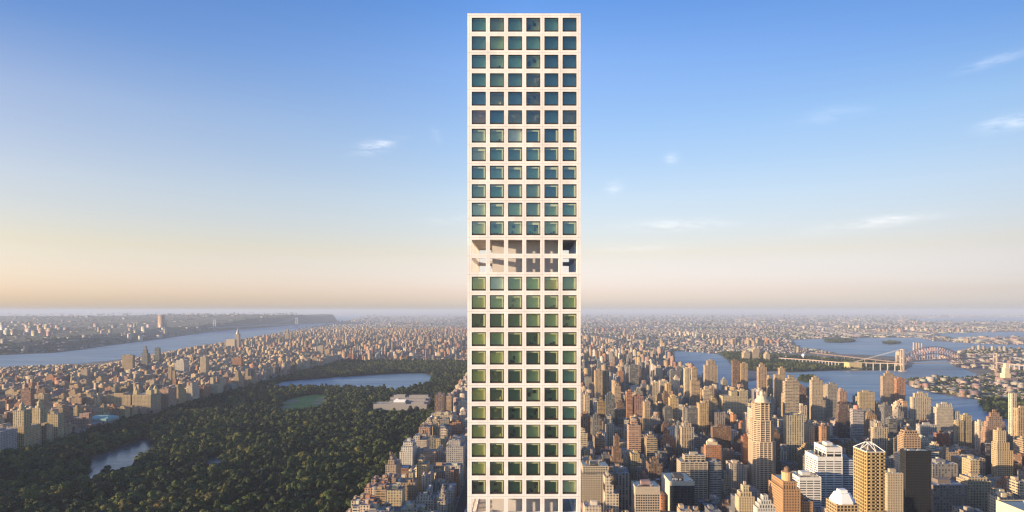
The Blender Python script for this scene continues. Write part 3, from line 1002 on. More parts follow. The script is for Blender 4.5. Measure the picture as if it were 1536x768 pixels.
hero('the pale banded slab', 'pale apartment slab with rounded top rising just left behind the round banded tower', 'apartment_block', 'apartment building', 1121, 1127, 1142, 612, 1330, 'pale', 'bands', yvis=670)
hero('the low cream wing', 'plain cream block against the left flank of the round banded tower', 'apartment_block', 'apartment building', 1124, 1131, 1136, 655, 1190, 'cream', 'punched', dy=40, yvis=700, bulk=False)
hero('the red brick sliver', 'narrow brown red block below the pale banded slab', 'apartment_block', 'apartment building', 1113, 1115, 1125, 655, 1220, 'rust', 'punched', yvis=695)
hero('the bay-windowed tan tower', 'tall tan tower of rounded bays with a ribbed front', 'apartment_tower', 'tower', 1174, 1178, 1199, 570, 1700, (.46, .36, .24), 'bands', yvis=622,
     tiers=[(0, 1, 0, 1, 572), (.15, .85, .1, .9, 568), (.3, .7, .3, .7, 563)], bulk=False)
hero('the two-bay cream slab', 'cream slab with two broad bays in front of the bay-windowed tan tower', 'apartment_block', 'apartment building', 1175, 1180, 1206, 623, 1350, (.54, .45, .28), 'piers', yvis=668)
hero('the tall winged tan tower', 'tall tan tower with a dark notch and a lower wing on its right', 'apartment_tower', 'tower', 1214, 1218, 1238, 598, 1800, (.46, .36, .24), 'punched', yvis=635,
     tiers=[(0, 1, 0, 1, 600), (0, .85, .1, 1, 570), (.1, .6, .2, .8, 566)])
hero('the white-topped grey slab', 'pale grey slab with a white top floor right of the tall winged tan tower', 'apartment_block', 'apartment building', 1238, 1242, 1256, 576, 1850, 'grey', 'punched', yvis=630)
hero('the wide tan block', 'wide tan block with two low humps on its roof', 'apartment_block', 'apartment building', 1081, 1084, 1122, 592, 1800, (.48, .39, .24), 'punched', dy=30, yvis=620,
     tiers=[(0, 1, 0, 1, 594), (.35, .6, .1, .9, 587), (.68, 1, .05, .95, 586)])
hero('the tan tower with a small crown', 'tan tower topped by a small crown beside the Harlem shore', 'apartment_tower', 'tower', 1135, 1138, 1150, 551, 2100, (.44, .30, .18), 'piers', yvis=585,
     tiers=[(0, 1, 0, 1, 551), (.2, .8, .2, .8, 546)])
hero('the brown riverside slab', 'brown slab with pale left edge at the river, left of a pair', 'apartment_block', 'apartment building', 1097, 1099, 1110, 541, 2250, 'brown', 'piers', yvis=575)
hero('the tan riverside slab', 'tan slab at the river just right of the brown slab', 'apartment_block', 'apartment building', 1110, 1112, 1122, 545, 2240, 'tan', 'piers', yvis=575)
hero('the paired dusky towers', 'dusky tan tower with a lower left shoulder before the river', 'apartment_tower', 'tower', 1160, 1163, 1178, 562, 2000, 'buff', 'punched', yvis=590,
     tiers=[(0, 1, 0, 1, 562), (.45, 1, 0, 1, 552)])
hero('the cream shaft pair', 'cream shaft rising behind a rounder shaft', 'apartment_tower', 'tower', 1025, 1028, 1036, 553, 2050, 'cream', 'piers', yvis=590)
hero('the round tan shaft', 'round-topped tan shaft in front of the cream shaft', 'apartment_tower', 'tower', 1035, 1037, 1050, 565, 1900, 'tan', 'bands', yvis=605,
     tiers=[(0, 1, 0, 1, 571), (.1, .7, .1, .9, 552)])
hero('the broad river tower', 'broad tan tower with a stepped top at the Harlem river mouth', 'apartment_tower', 'tower', 1055, 1058, 1077, 548, 2300, (.44, .33, .22), 'piers', yvis=575,
     tiers=[(0, 1, 0, 1, 548), (.2, .8, .1, .9, 541)])
hero('the taller twin', 'tan tower with little crown beside a red one before the river, taller of the twins', 'apartment_tower', 'tower', 1321, 1324, 1345, 565, 2080, (.42, .30, .19), 'punched', yvis=605,
     tiers=[(0, 1, 0, 1, 564), (.2, .8, .15, .85, 560), (.35, .6, .3, .7, 556)], bulk=False)
hero('the red twin', 'red brown tower, shorter twin beside the tan one before the river', 'apartment_tower', 'tower', 1343, 1345, 1358, 568, 2060, 'orange', 'piers', yvis=600)
hero('the cream bowed block', 'cream block of four bowed bays at the riverside', 'apartment_block', 'apartment building', 1365, 1369, 1397, 594, 1750, (.56, .46, .32), 'piers', yvis=632,
     tiers=[(0, 1, 0, 1, 596), (.15, .85, .1, .9, 590)])
hero('the creamy white slab', 'creamy white apartment slab nearest the east channel', 'apartment_block', 'apartment building', 1400, 1405, 1440, 612, 1600, (.60, .51, .38), 'piers', yvis=650,
     tiers=[(0, .72, 0, 1, 611), (.72, 1, .15, 1, 617), (.1, .7, .2, .8, 606)])
hero('the golden slab', 'golden buff slab with a flat top right of the creamy white slab', 'apartment_block', 'apartment building', 1431, 1436, 1458, 626, 1480, (.46, .36, .20), 'piers', yvis=672,
     tiers=[(0, .45, 0, 1, 631), (.45, 1, .1, 1, 623)])
hero('the narrow gold slab', 'narrow golden slab between the golden slab and a cream sliver', 'apartment_block', 'apartment building', 1456, 1458, 1467, 634, 1500, 'gold', 'punched', yvis=665)
hero('the cream sliver', 'thin cream sliver tower close left of the pyramid-topped tower', 'apartment_tower', 'tower', 1465, 1468, 1476, 633, 1440, 'pale', 'piers', yvis=680)
hero('the pyramid-topped tower', 'big red and tan tower narrowing to a stepped pyramid top', 'apartment_tower', 'tower', 1472, 1478, 1512, 650, 1340, (.36, .22, .14), 'punched', yvis=690,
     tiers=[(0, 1, 0, 1, 648), (.05, .95, .05, .95, 640), (.12, .88, .12, .88, 632), (.2, .8, .2, .8, 625), (.3, .7, .3, .7, 619), (.42, .58, .42, .58, 614)], bulk=False)
hero('the tan tower before the pyramid', 'tan tower with stepped shoulders standing before the pyramid-topped tower', 'apartment_tower', 'tower', 1488, 1496, 1520, 672, 1090, (.46, .35, .21), 'grid', yvis=720,
     tiers=[(0, 1, 0, 1, 676), (0, .8, .05, 1, 664), (.05, .6, .1, .9, 646)], bay=4, pier=1.5, floor=3.3, band=1.5)
hero('the dark cleft tower', 'dark brown unlit tower left of the tan tower before the pyramid', 'apartment_tower', 'tower', 1475, 1479, 1491, 666, 1230, (.07, .055, .05), 'glassy', yvis=720)
hero('the tall cream chimney tower', 'very thin tall cream shaft at the right edge before the wooded island', 'apartment_tower', 'tower', 1516.5, 1518, 1525, 590, 1500, 'pale', 'piers', dy=12, yvis=650, bulk=False)
hero('the brown edge tower', 'tan brown tower cut by the right edge beside the thin cream shaft', 'apartment_tower', 'tower', 1524, 1527, 1546, 612, 1450, 'tan', 'piers', yvis=660)
hero('the white-framed tan tower', 'tan tower with white vertical stripes and small dark crown', 'apartment_tower', 'tower', 1307, 1311, 1332, 640, 1350, (.52, .42, .28), 'piers', yvis=690,
     tiers=[(0, 1, 0, 1, 641), (.25, .7, .2, .8, 635)])
hero('the orange tan block', 'orange tan block with layered terraces at its top above the black tower', 'apartment_block', 'apartment building', 1346, 1355, 1381, 654, 1180, (.46, .31, .19), 'grid', yvis=680,
     tiers=[(0, 1, 0, 1, 655), (.06, .94, .06, .94, 650), (.12, .88, .12, .88, 646)], bay=5, pier=.9, floor=3.2, band=1.6, tank=1)
hero('the slate glass slab', 'slate blue glass slab between the white-striped tan tower and orange tan block', 'office_tower', 'tower', 1331, 1333, 1346, 628, 1420, 'slate', 'glassy', yvis=655)
hero('the rust corner block', 'rust orange block with a lit corner below the creamy white slab', 'apartment_block', 'apartment building', 1402, 1406, 1424, 650, 1420, 'rust', 'punched', yvis=668, tank=1)
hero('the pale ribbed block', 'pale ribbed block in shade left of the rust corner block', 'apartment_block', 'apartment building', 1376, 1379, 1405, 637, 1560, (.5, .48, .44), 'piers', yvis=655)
hero('the golden cube block', 'golden tan block with pale parapet right of the pink-topped white tower', 'apartment_block', 'apartment building', 1286, 1289, 1312, 588, 1830, (.48, .37, .21), 'punched', yvis=615)
r_, o_, dn_ = hero('the pink-topped white tower', 'grey white tower with a round pink drum on top', 'apartment_tower', 'tower', 1275, 1279, 1296, 614, 1560, (.44, .40, .38), 'bands', yvis=660, bulk=False)
a0, a1, b0, b1, zz = dn_[0]
dm = MB(o_); dm.cyl((a0 + a1) / 2 - 2, (b0 + b1) / 2, 6.5, zz - 1, zz + 9, 14, 5.5); dm.build('roof_drum', M['masonry'], r_, (.50, .20, .16))
hero('the dark red stepped tower', 'dark red stepped tower left of the pink-topped white tower', 'apartment_tower', 'tower', 1254, 1257, 1276, 615, 1600, (.13, .08, .065), 'punched', yvis=658,
     tiers=[(0, 1, 0, 1, 618), (.1, .8, .1, .9, 606)])
hero('the thin orange tower', 'thin orange brick tower behind the white stepped block', 'apartment_tower', 'tower', 1230, 1232, 1240, 640, 1350, (.44, .22, .10), 'punched', yvis=672)

# --- the white stepped office
hero('the white stepped block', 'brilliant white stepped office block, tallest centre with lower left wings', 'office_block', 'office building', 1217, 1226, 1264, 685, 1000, (.78, .76, .72), 'grid', yvis=768, dy=44,
     tiers=[(0, 1, 0, 1, 685), (.36, 1, .02, .98, 671)], bay=14, pier=1.2, floor=3.6, band=2.1, top=5)
hero('the white low wing', 'low white wing in front of the white stepped block', 'office_block', 'office building', 1193, 1199, 1232, 716, 960, (.76, .74, .70), 'grid', yvis=750, dy=38, bay=10, pier=1, floor=3.6, band=2.1, top=3)
hero('the blue-white wing', 'blue white glass slab attached right of the white stepped block', 'office_block', 'office building', 1264, 1265, 1282, 690, 1004, (.5, .53, .58), 'grid', yvis=768, dy=36, bay=9, pier=.6, floor=3.6, band=1.9)

# --- the gold tower with a truss crown
X0, X1, Y0, Y1, ZT = place(1284, 1300, 1328, 678, 740, 30)
org = ((X0 + X1) / 2, (Y0 + Y1) / 2, 0)
gt = thing('truss_crown_tower', 'golden tower of stacked balconies under an open white pyramid truss', 'tower', org)
wl_, gl_, bl_ = MB(org), MB(org), MB(org)
lattice(wl_, gl_, X0, X1, Y0, Y1, 0, ZT, 5.2, 1.3, 4.0, 1.35, 1.0)
wl_.build('wall', M['masonry'], gt, (.38, .27, .12)); gl_.build('glazing', M['darkglass'], gt)
k = 2.0
while k < ZT - 4:
    for q in (.12, .56):
        bl_.box(X0 + (X1 - X0) * q, X0 + (X1 - X0) * (q + .3), Y0 - 1.3, Y0 - .01, k, k + 1.2)
    bl_.box(X0 - 1.3, X0 - .01, Y0 + 5, Y0 + 14, k, k + 1.2)
    k += 4.0
bl_.build('balcony', M['masonry'], gt, (.36, .26, .12), 'stuff')
rf_ = MB(org); rf_.box(X0 + 1, X1 - 1, Y0 + 1, Y1 - 1, ZT - 1, ZT + .5); rf_.box(X0 + 6, X1 - 6, Y0 + 6, Y1 - 6, ZT + .5, ZT + 4); rf_.build('roof', M['roof'], gt, (.12, .11, .10))
tr_ = MB(org)
ap = ZT + 8
pk = [(X0 + (X1 - X0) * a, Y0 + (Y1 - Y0) * b, ap) for a, b in ((.38, .38), (.62, .38), (.62, .62), (.38, .62))]
cn = [(X0, Y0, ZT), (X1, Y0, ZT), (X1, Y1, ZT), (X0, Y1, ZT)]
for i in range(4):
    tr_.bar(cn[i], pk[i], .55); tr_.bar(pk[i], pk[(i + 1) % 4], .5); tr_.bar(cn[i], cn[(i + 1) % 4], .6)
    mid = tuple((a + b) / 2 for a, b in zip(cn[i], cn[(i + 1) % 4]))
    tr_.bar(mid, pk[i], .42); tr_.bar(mid, pk[(i + 1) % 4], .42)
tr_.build('crown_truss', M['white'], gt)
reg('the gold truss-crowned tower', X0, X1, Y0, Y1, ZT + 9, 768)

hero('the tan wall slab', 'plain tan slab tucked between the gold truss-crowned tower and the black tower', 'apartment_block', 'apartment building', 1327, 1331, 1355, 710, 800, (.50, .41, .29), 'grid', yvis=768, bay=3.6, pier=1.6, floor=3.2, band=1.6, dep=.3)
hero('the black tower', 'black glass office tower with faint brown bands', 'office_tower', 'tower', 1354, 1359, 1397, 676, 860, (.012, .010, .009), 'grid', yvis=768, bay=3, pier=.5, floor=3.6, band=1.1, dep=.25, bulk=False, roofcol=(.05, .05, .05))
# white-capped tower at the bottom edge
r_, o_, dn_ = hero('the white-capped tower', 'tan tower with a big white faceted cap at the bottom edge', 'apartment_tower', 'tower', 1250, 1255, 1288, 757, 680, (.42, .30, .16), 'grid', yvis=768, dy=24, bulk=False, bay=4, pier=1, floor=3.4, band=1.4)
a0, a1, b0, b1, zz = dn_[0]
dm = MB(o_)
ca = octo(a0 + .6, a1 - .6, b0 + .6, b1 - .6, 5)
cm = [(x * .62 + o_[0] * .38, y * .62 + o_[1] * .38) for x, y in ca]
dm.prism(ca, zz - 1, zz + 2, 0, False); dm.prism(ca, zz + 2, zz + 10, 0, True, cm); dm.box(o_[0] - 4, o_[0] + 4, o_[1] - 4, o_[1] + 4, zz + 10, zz + 13)
dm.build('roof_cap', M['white'], r_)
# orange brick tower with a drum
r_, o_, dn_ = hero('the orange drum-topped tower', 'orange brick tower stepping up to a round drum with a dark tank', 'apartment_tower', 'tower', 1166, 1174, 1222, 752, 800, (.42, .25, .13), 'grid', yvis=768, dy=46, bay=3.6, pier=1.7, floor=3.4, band=1.7, dep=.35,
     tiers=[(0, .56, 0, 1, 734), (.56, 1, .1, 1, 752), (.05, .5, .1, .9, 722), (.6, .78, .2, .6, 744), (.82, .96, .3, .7, 747)], bulk=False)
a0, a1, b0, b1, zz = dn_[2]
dm = MB(o_); dm.cyl((a0 + a1) / 2, b0 + 9, 6.5, zz - 1, zz + 9, 14); dm.cyl((a0 + a1) / 2, b0 + 9, 7, zz + 9, zz + 10.2, 14); dm.build('drum', M['masonry'], r_, (.5, .30, .16))
dm = MB(o_); dm.cyl((a0 + a1) / 2, b0 + 9, 3.6, zz + 10.2, zz + 15, 12); dm.cyl((a0 + a1) / 2, b0 + 9, 3.8, zz + 15, zz + 17, 12, .2); dm.build('water_tank', M['wood'], r_)
hero('the cream stepped corner', 'cream block of stepped penthouses left of the orange drum-topped tower', 'apartment_block', 'apartment building', 1103, 1108, 1132, 738, 820, (.54, .44, .28), 'grid', yvis=768, bay=3.6, pier=1.7, floor=3.3, band=1.6, dep=.35,
     tiers=[(0, 1, 0, 1, 745), (.1, .85, .1, .95, 738), (.3, .7, .2, .8, 728)])
hero('the grey ziggurat block', 'pale grey ziggurat of small terraces at the bottom edge', 'apartment_block', 'apartment building', 1131, 1136, 1164, 758, 760, (.56, .54, .50), 'grid', yvis=768, bay=3.4, pier=1.5, floor=3.2, band=1.6, dep=.35,
     tiers=[(0, 1, 0, 1, 762), (.1, .9, .08, .95, 756), (.2, .8, .16, .9, 750), (.35, .65, .25, .8, 743)], bulk=False)
hero('the finned grey slab', 'grey office slab of vertical fins with a dark cornice right of the black tower', 'office_block', 'office building', 1397, 1399, 1437, 696, 1020, (.24, .23, .23), 'piers', yvis=720, dy=30)
hero('the square tan pylon', 'square tan pylon above a rounded terrace block', 'apartment_tower', 'tower', 1452, 1456, 1470, 690, 1000, (.50, .38, .22), 'punched', yvis=714, dy=20)
hero('the rounded terrace block', 'tan block with curved terraces under the square tan pylon', 'apartment_block', 'apartment building', 1448, 1452, 1487, 718, 950, (.46, .36, .22), 'punched', yvis=740, dy=26,
     tiers=[(0, 1, 0, 1, 722), (.08, .9, .1, .9, 716)])
hero('the beige broad slab', 'broad beige grey slab behind the square tan pylon', 'apartment_block', 'apartment building', 1439, 1441, 1478, 688, 1110, (.34, .29, .22), 'piers', yvis=712, dy=26)
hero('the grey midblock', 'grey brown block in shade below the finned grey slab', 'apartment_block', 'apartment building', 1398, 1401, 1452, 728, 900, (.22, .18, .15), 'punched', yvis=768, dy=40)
hero('the pale corner tower', 'corner of a huge pale building with a flat dark roof at the bottom right', 'office_tower', 'office building', 1494, 1545, 1640, 770, 470, (.62, .55, .40), 'grid', yvis=768, bay=40, pier=1, floor=14, band=13, roofcol=(.10, .09, .085), bulk=False)
hero('the tan cluster block', 'tan block with pale stair tower above the finned grey slab', 'apartment_block', 'apartment building', 1412, 1416, 1436, 676, 1200, (.38, .29, .19), 'punched', yvis=692, tiers=[(0, 1, 0, 1, 678), (0, .35, 0, .6, 671)])

# --- west of the park
r_, o_, dn_ = hero('the twin-towered landmark', 'tan landmark with twin lantern-topped towers over a broad base facing the park', 'apartment_block', 'apartment building', 6, 36, 62, 641, 1470, (.46, .35, .18), 'punched', yvis=672, bulk=False)
a0, a1, b0, b1, zz = dn_[0]
for (tx0, tx1, yb, ty_) in ((a1 - 27, a1 - 2, 1472, 616), (a1 - 24, a1 - 4, 1525, 612)):
    t_b = MB(o_); zt2 = zat(ty_, yb)
    t_b.box(tx0, tx1, yb, yb + 22, zz - 1, zt2)
    t_b.build('tower', M['piers'], r_, (.48, .37, .19))
    lt = MB(o_); cx_, cy_ = (tx0 + tx1) / 2, yb + 11
    lt.cyl(cx_, cy_, 8, zt2, zt2 + 4, 10); lt.cyl(cx_, cy_, 5, zt2 + 4, zt2 + 11, 10); lt.cyl(cx_, cy_, 5.4, zt2 + 11, zt2 + 20, 10, .2)
    lt.build('lantern', M['masonry'], r_, (.42, .34, .2))
hero('the red brown west tower', 'tall red brown tower rising behind the twin-towered landmark', 'apartment_tower', 'tower', 31, 46, 49, 584, 1900, (.26, .13, .09), 'bands', yvis=610)
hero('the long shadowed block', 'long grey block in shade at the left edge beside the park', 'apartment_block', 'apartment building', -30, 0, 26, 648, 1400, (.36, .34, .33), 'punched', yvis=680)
hero('the yellow park slab', 'yellow tan slab with a white end facing the park', 'apartment_block', 'apartment building', 57, 87, 97, 621, 1580, (.48, .37, .20), 'punched', yvis=634, tank=1)
hero('the small lit park block', 'narrow tan block lit on its end, in front of the yellow tan slab', 'apartment_block', 'apartment building', 61, 70, 80, 639, 1540, (.46, .34, .2), 'punched', yvis=655)
# museum: a group of low wings is one building
r_, o_, dn_ = hero('the museum', 'sprawling pink stone museum with a green copper hall and low wings by the park', 'museum', 'museum', 98, 140, 165, 632, 1700, (.40, .26, .20), 'punched', yvis=640, dy=180,
     tiers=[(0, 1, 0, .45, 636), (.2, .6, .02, .4, 626), (.1, 1, .5, 1, 633), (.45, .8, .05, .2, 620)], bulk=False)
gm = MB(o_); a0, a1, b0, b1, zz = dn_[2]
gm.box(a0 + 8, a1 + 2, b0 + 10, b0 + 60, zz - 1, zz + 7); gm.prism([(a0 + 8, b0 + 10), (a1 + 2, b0 + 10), (a1 + 2, b0 + 60), (a0 + 8, b0 + 60)], zz + 7, zz + 13, 0, True, [(a0 + 20, b0 + 30), (a1 - 10, b0 + 30), (a1 - 10, b0 + 40), (a0 + 20, b0 + 40)])
gm.build('copper_hall', M['copper'], r_)
gw = MB(o_); gw.box(a0 + 30, a1 + 14, 1640, 1690, 0, 16); gw.build('white_wing', M['masonry'], r_, (.5, .52, .54))
hero('the orange row slab', 'orange tan slab at the left end of a lit row beyond the museum', 'apartment_block', 'apartment building', 107, 122, 124, 597, 1970, (.42, .28, .17), 'punched', yvis=610)
hero('the second row slab', 'orange tan slab second in the lit row beyond the museum', 'apartment_block', 'apartment building', 124, 140, 142, 595, 1985, (.44, .31, .19), 'punched', yvis=610)
hero('the narrow row slab', 'narrow tan block third in the lit row beyond the museum', 'apartment_block', 'apartment building', 142, 151, 153, 597, 1960, (.48, .36, .23), 'punched', yvis=610)
hero('the long row slab', 'long golden slab with cornice fourth in the lit row beyond the museum', 'apartment_block', 'apartment building', 155, 196, 198, 592, 1975, (.46, .34, .19), 'punched', yvis=610, tank=2)
r_, o_, dn_ = hero('the three-towered block', 'big golden park block with three small roof towers', 'apartment_block', 'apartment building', 198, 226, 242, 592, 1975, (.46, .35, .20), 'punched', yvis=612, bulk=False)
a0, a1, b0, b1, zz = dn_[0]
for (cx_, cy_, rr_) in ((a0 + 8, b0 + 8, 6), (a1 - 9, b0 + 12, 8.5), (a1 - 10, b1 - 14, 7)):
    t_b = MB(o_); t_b.box(cx_ - rr_, cx_ + rr_, cy_ - rr_, cy_ + rr_, zz - 1, zz + 13); t_b.cyl(cx_, cy_, rr_, zz + 13, zz + 24, 8, 2); t_b.build('roof_tower', M['masonry'], r_, (.46, .37, .2))
CPW = [(243, 256, 583, 2070, 'pink', 0), (256, 266, 586, 2130, 'gold', 1), (268, 277, 583, 2220, 'pale', 1), (279, 287, 581, 2300, 'orange', 0), (289, 301, 577, 2400, 'cream', 2), (303, 314, 578, 2520, 'grey', 0), (315, 323, 566, 2580, 'tan', 1),
       (326, 336, 564, 2700, 'buff', 2), (338, 350, 570, 2850, 'pale', 0), (352, 362, 564, 2980, 'grey', 0), (364, 374, 560, 3080, 'pink', 1), (376, 388, 562, 3220, 'tan', 0), (390, 402, 557, 3380, 'buff', 1), (403, 418, 555, 3600, 'grey', 0)]
CPN = dict(pink='pink brick', gold='golden', pale='pale stone', orange='orange brick', cream='cream', grey='grey', tan='tan', buff='buff')
for q, (xl, xm, yt, d, c, kk) in enumerate(CPW):
    X1 = -1150
    xm2 = sx(X1, d); w = (xm - xl)
    kinds = ['flat-topped', 'stepped', 'twin-peaked'][kk]
    t3 = [(0, 1, 0, 1, yt)] + ([(.15, .85, .1, .9, yt - 5), (.3, .7, .2, .8, yt - 9)] if kk == 1 else [(.0, .42, .1, .5, yt - 11), (.58, 1, .5, .9, yt - 11)] if kk == 2 else [])
    ordn = ['first', 'second', 'third', 'fourth', 'fifth', 'sixth', 'seventh', 'eighth', 'ninth', 'tenth', 'eleventh', 'twelfth', 'thirteenth', 'fourteenth'][q]
    hero('the %s park-front block' % CPN[c], '%s %s block facing the park, %s up the park front beyond the three-towered block' % (CPN[c], kinds, ordn), 'apartment_block', 'apartment building',
         xm2 - w, xm2, xm2 + 6, yt + 3, d, c, 'punched', dy=48, yvis=min(615, yt + 20), tiers=t3, bulk=kk == 0, tank=1 if kk == 0 else 0, group='buildings along the west edge of the park')
hero('the white west slab', 'white capped slab standing above the west side rows', 'apartment_block', 'apartment building', 262, 276, 284, 541, 3000, 'white', 'bands', yvis=560, tiers=[(0, 1, 0, 1, 544), (.1, .9, .1, .9, 540)])
hero('the tall pale west tower', 'tall pale tower with grey flank above the west side rows', 'apartment_tower', 'tower', 300, 309, 314, 535, 2900, 'cream', 'piers', yvis=560)
hero('the buff west pair', 'buff slab pair in the middle of the west side rows', 'apartment_block', 'apartment building', 252, 262, 264, 552, 2700, 'buff', 'punched', yvis=570, tiers=[(0, .5, 0, 1, 551), (.5, 1, .1, 1, 556)])
hero('the orange west tower', 'orange tower with white roof room near the park edge trees', 'apartment_tower', 'tower', 348, 362, 365, 537, 3300, 'orange', 'piers', yvis=552)
hero('the wide buff west block', 'wide buff block high in the west side rows', 'apartment_block', 'apartment building', 183, 199, 203, 533, 3100, 'buff', 'piers', yvis=546)
hero('the pointed west tower', 'dark tower with a pointed top near the wide river', 'apartment_tower', 'tower', 212, 221, 225, 530, 3300, 'slate', 'punched', yvis=544, tiers=[(0, 1, 0, 1, 530), (.2, .8, .2, .8, 524), (.35, .65, .35, .65, 519)], bulk=False)
hero('the dark west shaft', 'dark green grey shaft left of the river bend', 'apartment_tower', 'tower', 232, 239, 241, 522, 3600, (.12, .14, .14), 'glassy', yvis=540)
hero('the tan west slab', 'tall tan slab over low rows left of the wide river', 'apartment_block', 'apartment building', 121, 131, 136, 554, 2700, (.42, .32, .22), 'punched', yvis=572)
# great church with a square tower
r_, o_, dn_ = hero('the riverside church', 'pale stone church with a long nave and one tall square tower beside the river', 'church', 'church', 339, 352, 354, 509, 5300, (.52, .42, .30), 'masonry', yvis=520, dy=40, bulk=False)
a0, a1, b0, b1, zz = dn_[0]
ch_ = MB(o_); ch_.box(a1 + .1, a1 + 32, b0 + 5, b0 + 37, 0, zat(501, 5300)); ch_.cyl(a1 + 16, b0 + 21, 13, zat(501, 5300), zat(496, 5300), 8, 7); ch_.cyl(a1 + 16, b0 + 21, 5, zat(496, 5300), zat(491, 5300), 6, .2); ch_.build('tower', M['piers'], r_, (.46, .36, .26))
hero('the lone northern tower', 'lone golden tower above the far northern rows by the river', 'apartment_tower', 'tower', 427, 433, 435, 496, 6600, (.46, .36, .2), 'piers', yvis=510, tiers=[(0, 1, 0, 1, 500), (.25, .8, .1, .9, 494)])
hero('the pale north park tower', 'pale slab tower at the north end of the park', 'apartment_tower', 'tower', 476, 484, 486, 519, 4700, (.55, .46, .34), 'piers', yvis=534)
hero('the golden north park block', 'golden block right of the pale slab tower at the north end of the park', 'apartment_block', 'apartment building', 487, 494, 496, 524, 4650, (.52, .37, .2), 'punched', yvis=534)

# --- between the park and the tower
hero('the dark brown park tower', 'dark brown brick tower rising at the park edge beyond the museum of art', 'apartment_tower', 'tower', 652, 665, 672, 592, 1900, (.24, .15, .11), 'piers', yvis=622, dy=44)
hero('the tan shoulder tower', 'tan slab behind the right shoulder of the dark brown park tower', 'apartment_block', 'apartment building', 669, 677, 680, 594, 2010, (.46, .34, .22), 'punched', yvis=622)
hero('the big pale grid block', 'big pale block of regular windows beside the dark avenue', 'apartment_block', 'apartment building', 669, 695, 700, 664, 1290, (.46, .42, .38), 'punched', yvis=700, dy=48, tank=1, tiers=[(0, 1, 0, 1, 670), (.1, .8, .15, .85, 660)])
hero('the white terraced block', 'white block of stepped terraces at the park edge', 'apartment_block', 'apartment building', 599, 619, 624, 672, 1270, (.68, .63, .54), 'punched', yvis=700, dy=50,
     tiers=[(0, 1, 0, 1, 678), (.1, 1, .1, .95, 670), (.2, .9, .25, .9, 663)])
hero('the pale crowned block', 'pale cream block with crowded roof rooms behind the white terraced block', 'apartment_block', 'apartment building', 618, 640, 646, 656, 1390, (.56, .47, .36), 'punched', yvis=672, dy=40, tank=2, tiers=[(0, 1, 0, 1, 660), (.1, .5, .1, .9, 654), (.6, .9, .3, .9, 651)])
hero('the red edged block', 'tan block with a red brick east face at the park edge', 'apartment_block', 'apartment building', 628, 645, 649, 641, 1500, (.44, .27, .18), 'punched', yvis=656, dy=40, tank=1)
hero('the tan dome block', 'tan block with rounded roof rooms low on the park edge', 'apartment_block', 'apartment building', 578, 594, 599, 692, 1130, (.44, .33, .23), 'punched', yvis=716, dy=44, tank=1, tiers=[(0, 1, 0, 1, 697), (.2, .8, .1, .7, 690), (.3, .6, .2, .6, 684)])
hero('the yellow lit block', 'yellow tan block catching sun in the middle of the shaded rows', 'apartment_block', 'apartment building', 625, 640, 644, 692, 1150, (.54, .40, .2), 'punched', yvis=712, dy=36, tiers=[(0, 1, 0, 1, 697), (.05, .6, .1, .9, 689)])
hero('the slim white roof block', 'slim pale block with a small white roof tower near the bottom', 'apartment_block', 'apartment building', 656, 668, 671, 745, 960, (.5, .42, .32), 'punched', yvis=768, dy=36, tiers=[(0, 1, 0, 1, 752), (.15, .85, .2, .8, 742), (.3, .7, .3, .7, 733)])
# art museum in the park
r_, o_, dn_ = hero('the park museum', 'sprawling pale museum with stepped flat roofs among the park trees', 'museum', 'museum', 556, 640, 652, 606, 2060, (.34, .32, .31), 'masonry', yvis=617, dy=90, bulk=False,
     tiers=[(.05, 1, 0, .32, 606), (.3, 1, .34, .66, 601), (.28, 1, .68, 1, 596), (.35, .62, .05, .25, 603.5), (0, .26, .36, .95, 606), (.45, .95, .4, .62, 598), (.34, .55, .7, .95, 592.5), (.62, .97, .72, .9, 593), (.72, .95, .06, .26, 603)], roofcol=(.26, .25, .245))
a0, a1, b0, b1, zz = dn_[3]
sk = MB(o_)
for q in range(5):
    sk.prism([(a0 + 8, b0 + 6 + q * 10), (a1 - 4, b0 + 6 + q * 10), (a1 - 4, b0 + 13 + q * 10), (a0 + 8, b0 + 13 + q * 10)], zz - 1, zz + 5, 0, True, [(a0 + 8, b0 + 9 + q * 10), (a1 - 4, b0 + 9 + q * 10), (a1 - 4, b0 + 10 + q * 10), (a0 + 8, b0 + 10 + q * 10)])
sk.build('skylight', M['white'], r_)

# --- islands and far shore
for q, (xl, xr, yt, yb) in enumerate(((1114, 1125, 527, 541), (1128, 1139, 522, 541), (1147, 1155, 529, 543))):
    d = F * H / (yb - HY)
    hero('the island slabs', ['left cream hospital slab among island trees', 'tallest middle cream hospital slab among island trees', 'right narrow cream hospital slab among island trees'][q], 'hospital_block', 'hospital',
         xl, xl + 1.5, xr, yt, d, (.54, .42, .27), 'piers', dy=40, yvis=yb, tiers=[(0, 1, 0, 1, yt + 2), (.25, .75, 0, 1, yt)], group='hospital slabs on the island')
hero('the yellow shed', 'blocky yellow building under the long viaduct on the island', 'plant_building', 'industrial building', 1272, 1274, 1293, 544, F * H / (555 - HY), (.56, .42, .2), 'masonry', dy=60, yvis=554, bulk=False)
r_, o_, dn_ = hero('the purple brown hall', 'purple brown hall with a cream stepped tower on the far shore', 'plant_building', 'industrial building', 1503, 1505, 1524, 567, F * H / (578 - HY), (.24, .16, .16), 'masonry', dy=50, yvis=578, bulk=False)
a0, a1, b0, b1, zz = dn_[0]
ct_ = MB(o_); mx, my = (a0 + a1) / 2, (b0 + b1) / 2
ct_.box(mx - 14, mx + 14, my - 14, my + 14, zz - 1, zz + 18); ct_.box(mx - 9, mx + 11, my - 10, my + 10, zz + 18, zz + 44); ct_.box(mx - 4, mx + 8, my - 7, my + 7, zz + 44, zz + 62)
ct_.build('tower', M['masonry'], r_, (.60, .50, .32))
x, y = gp(1205, 541)
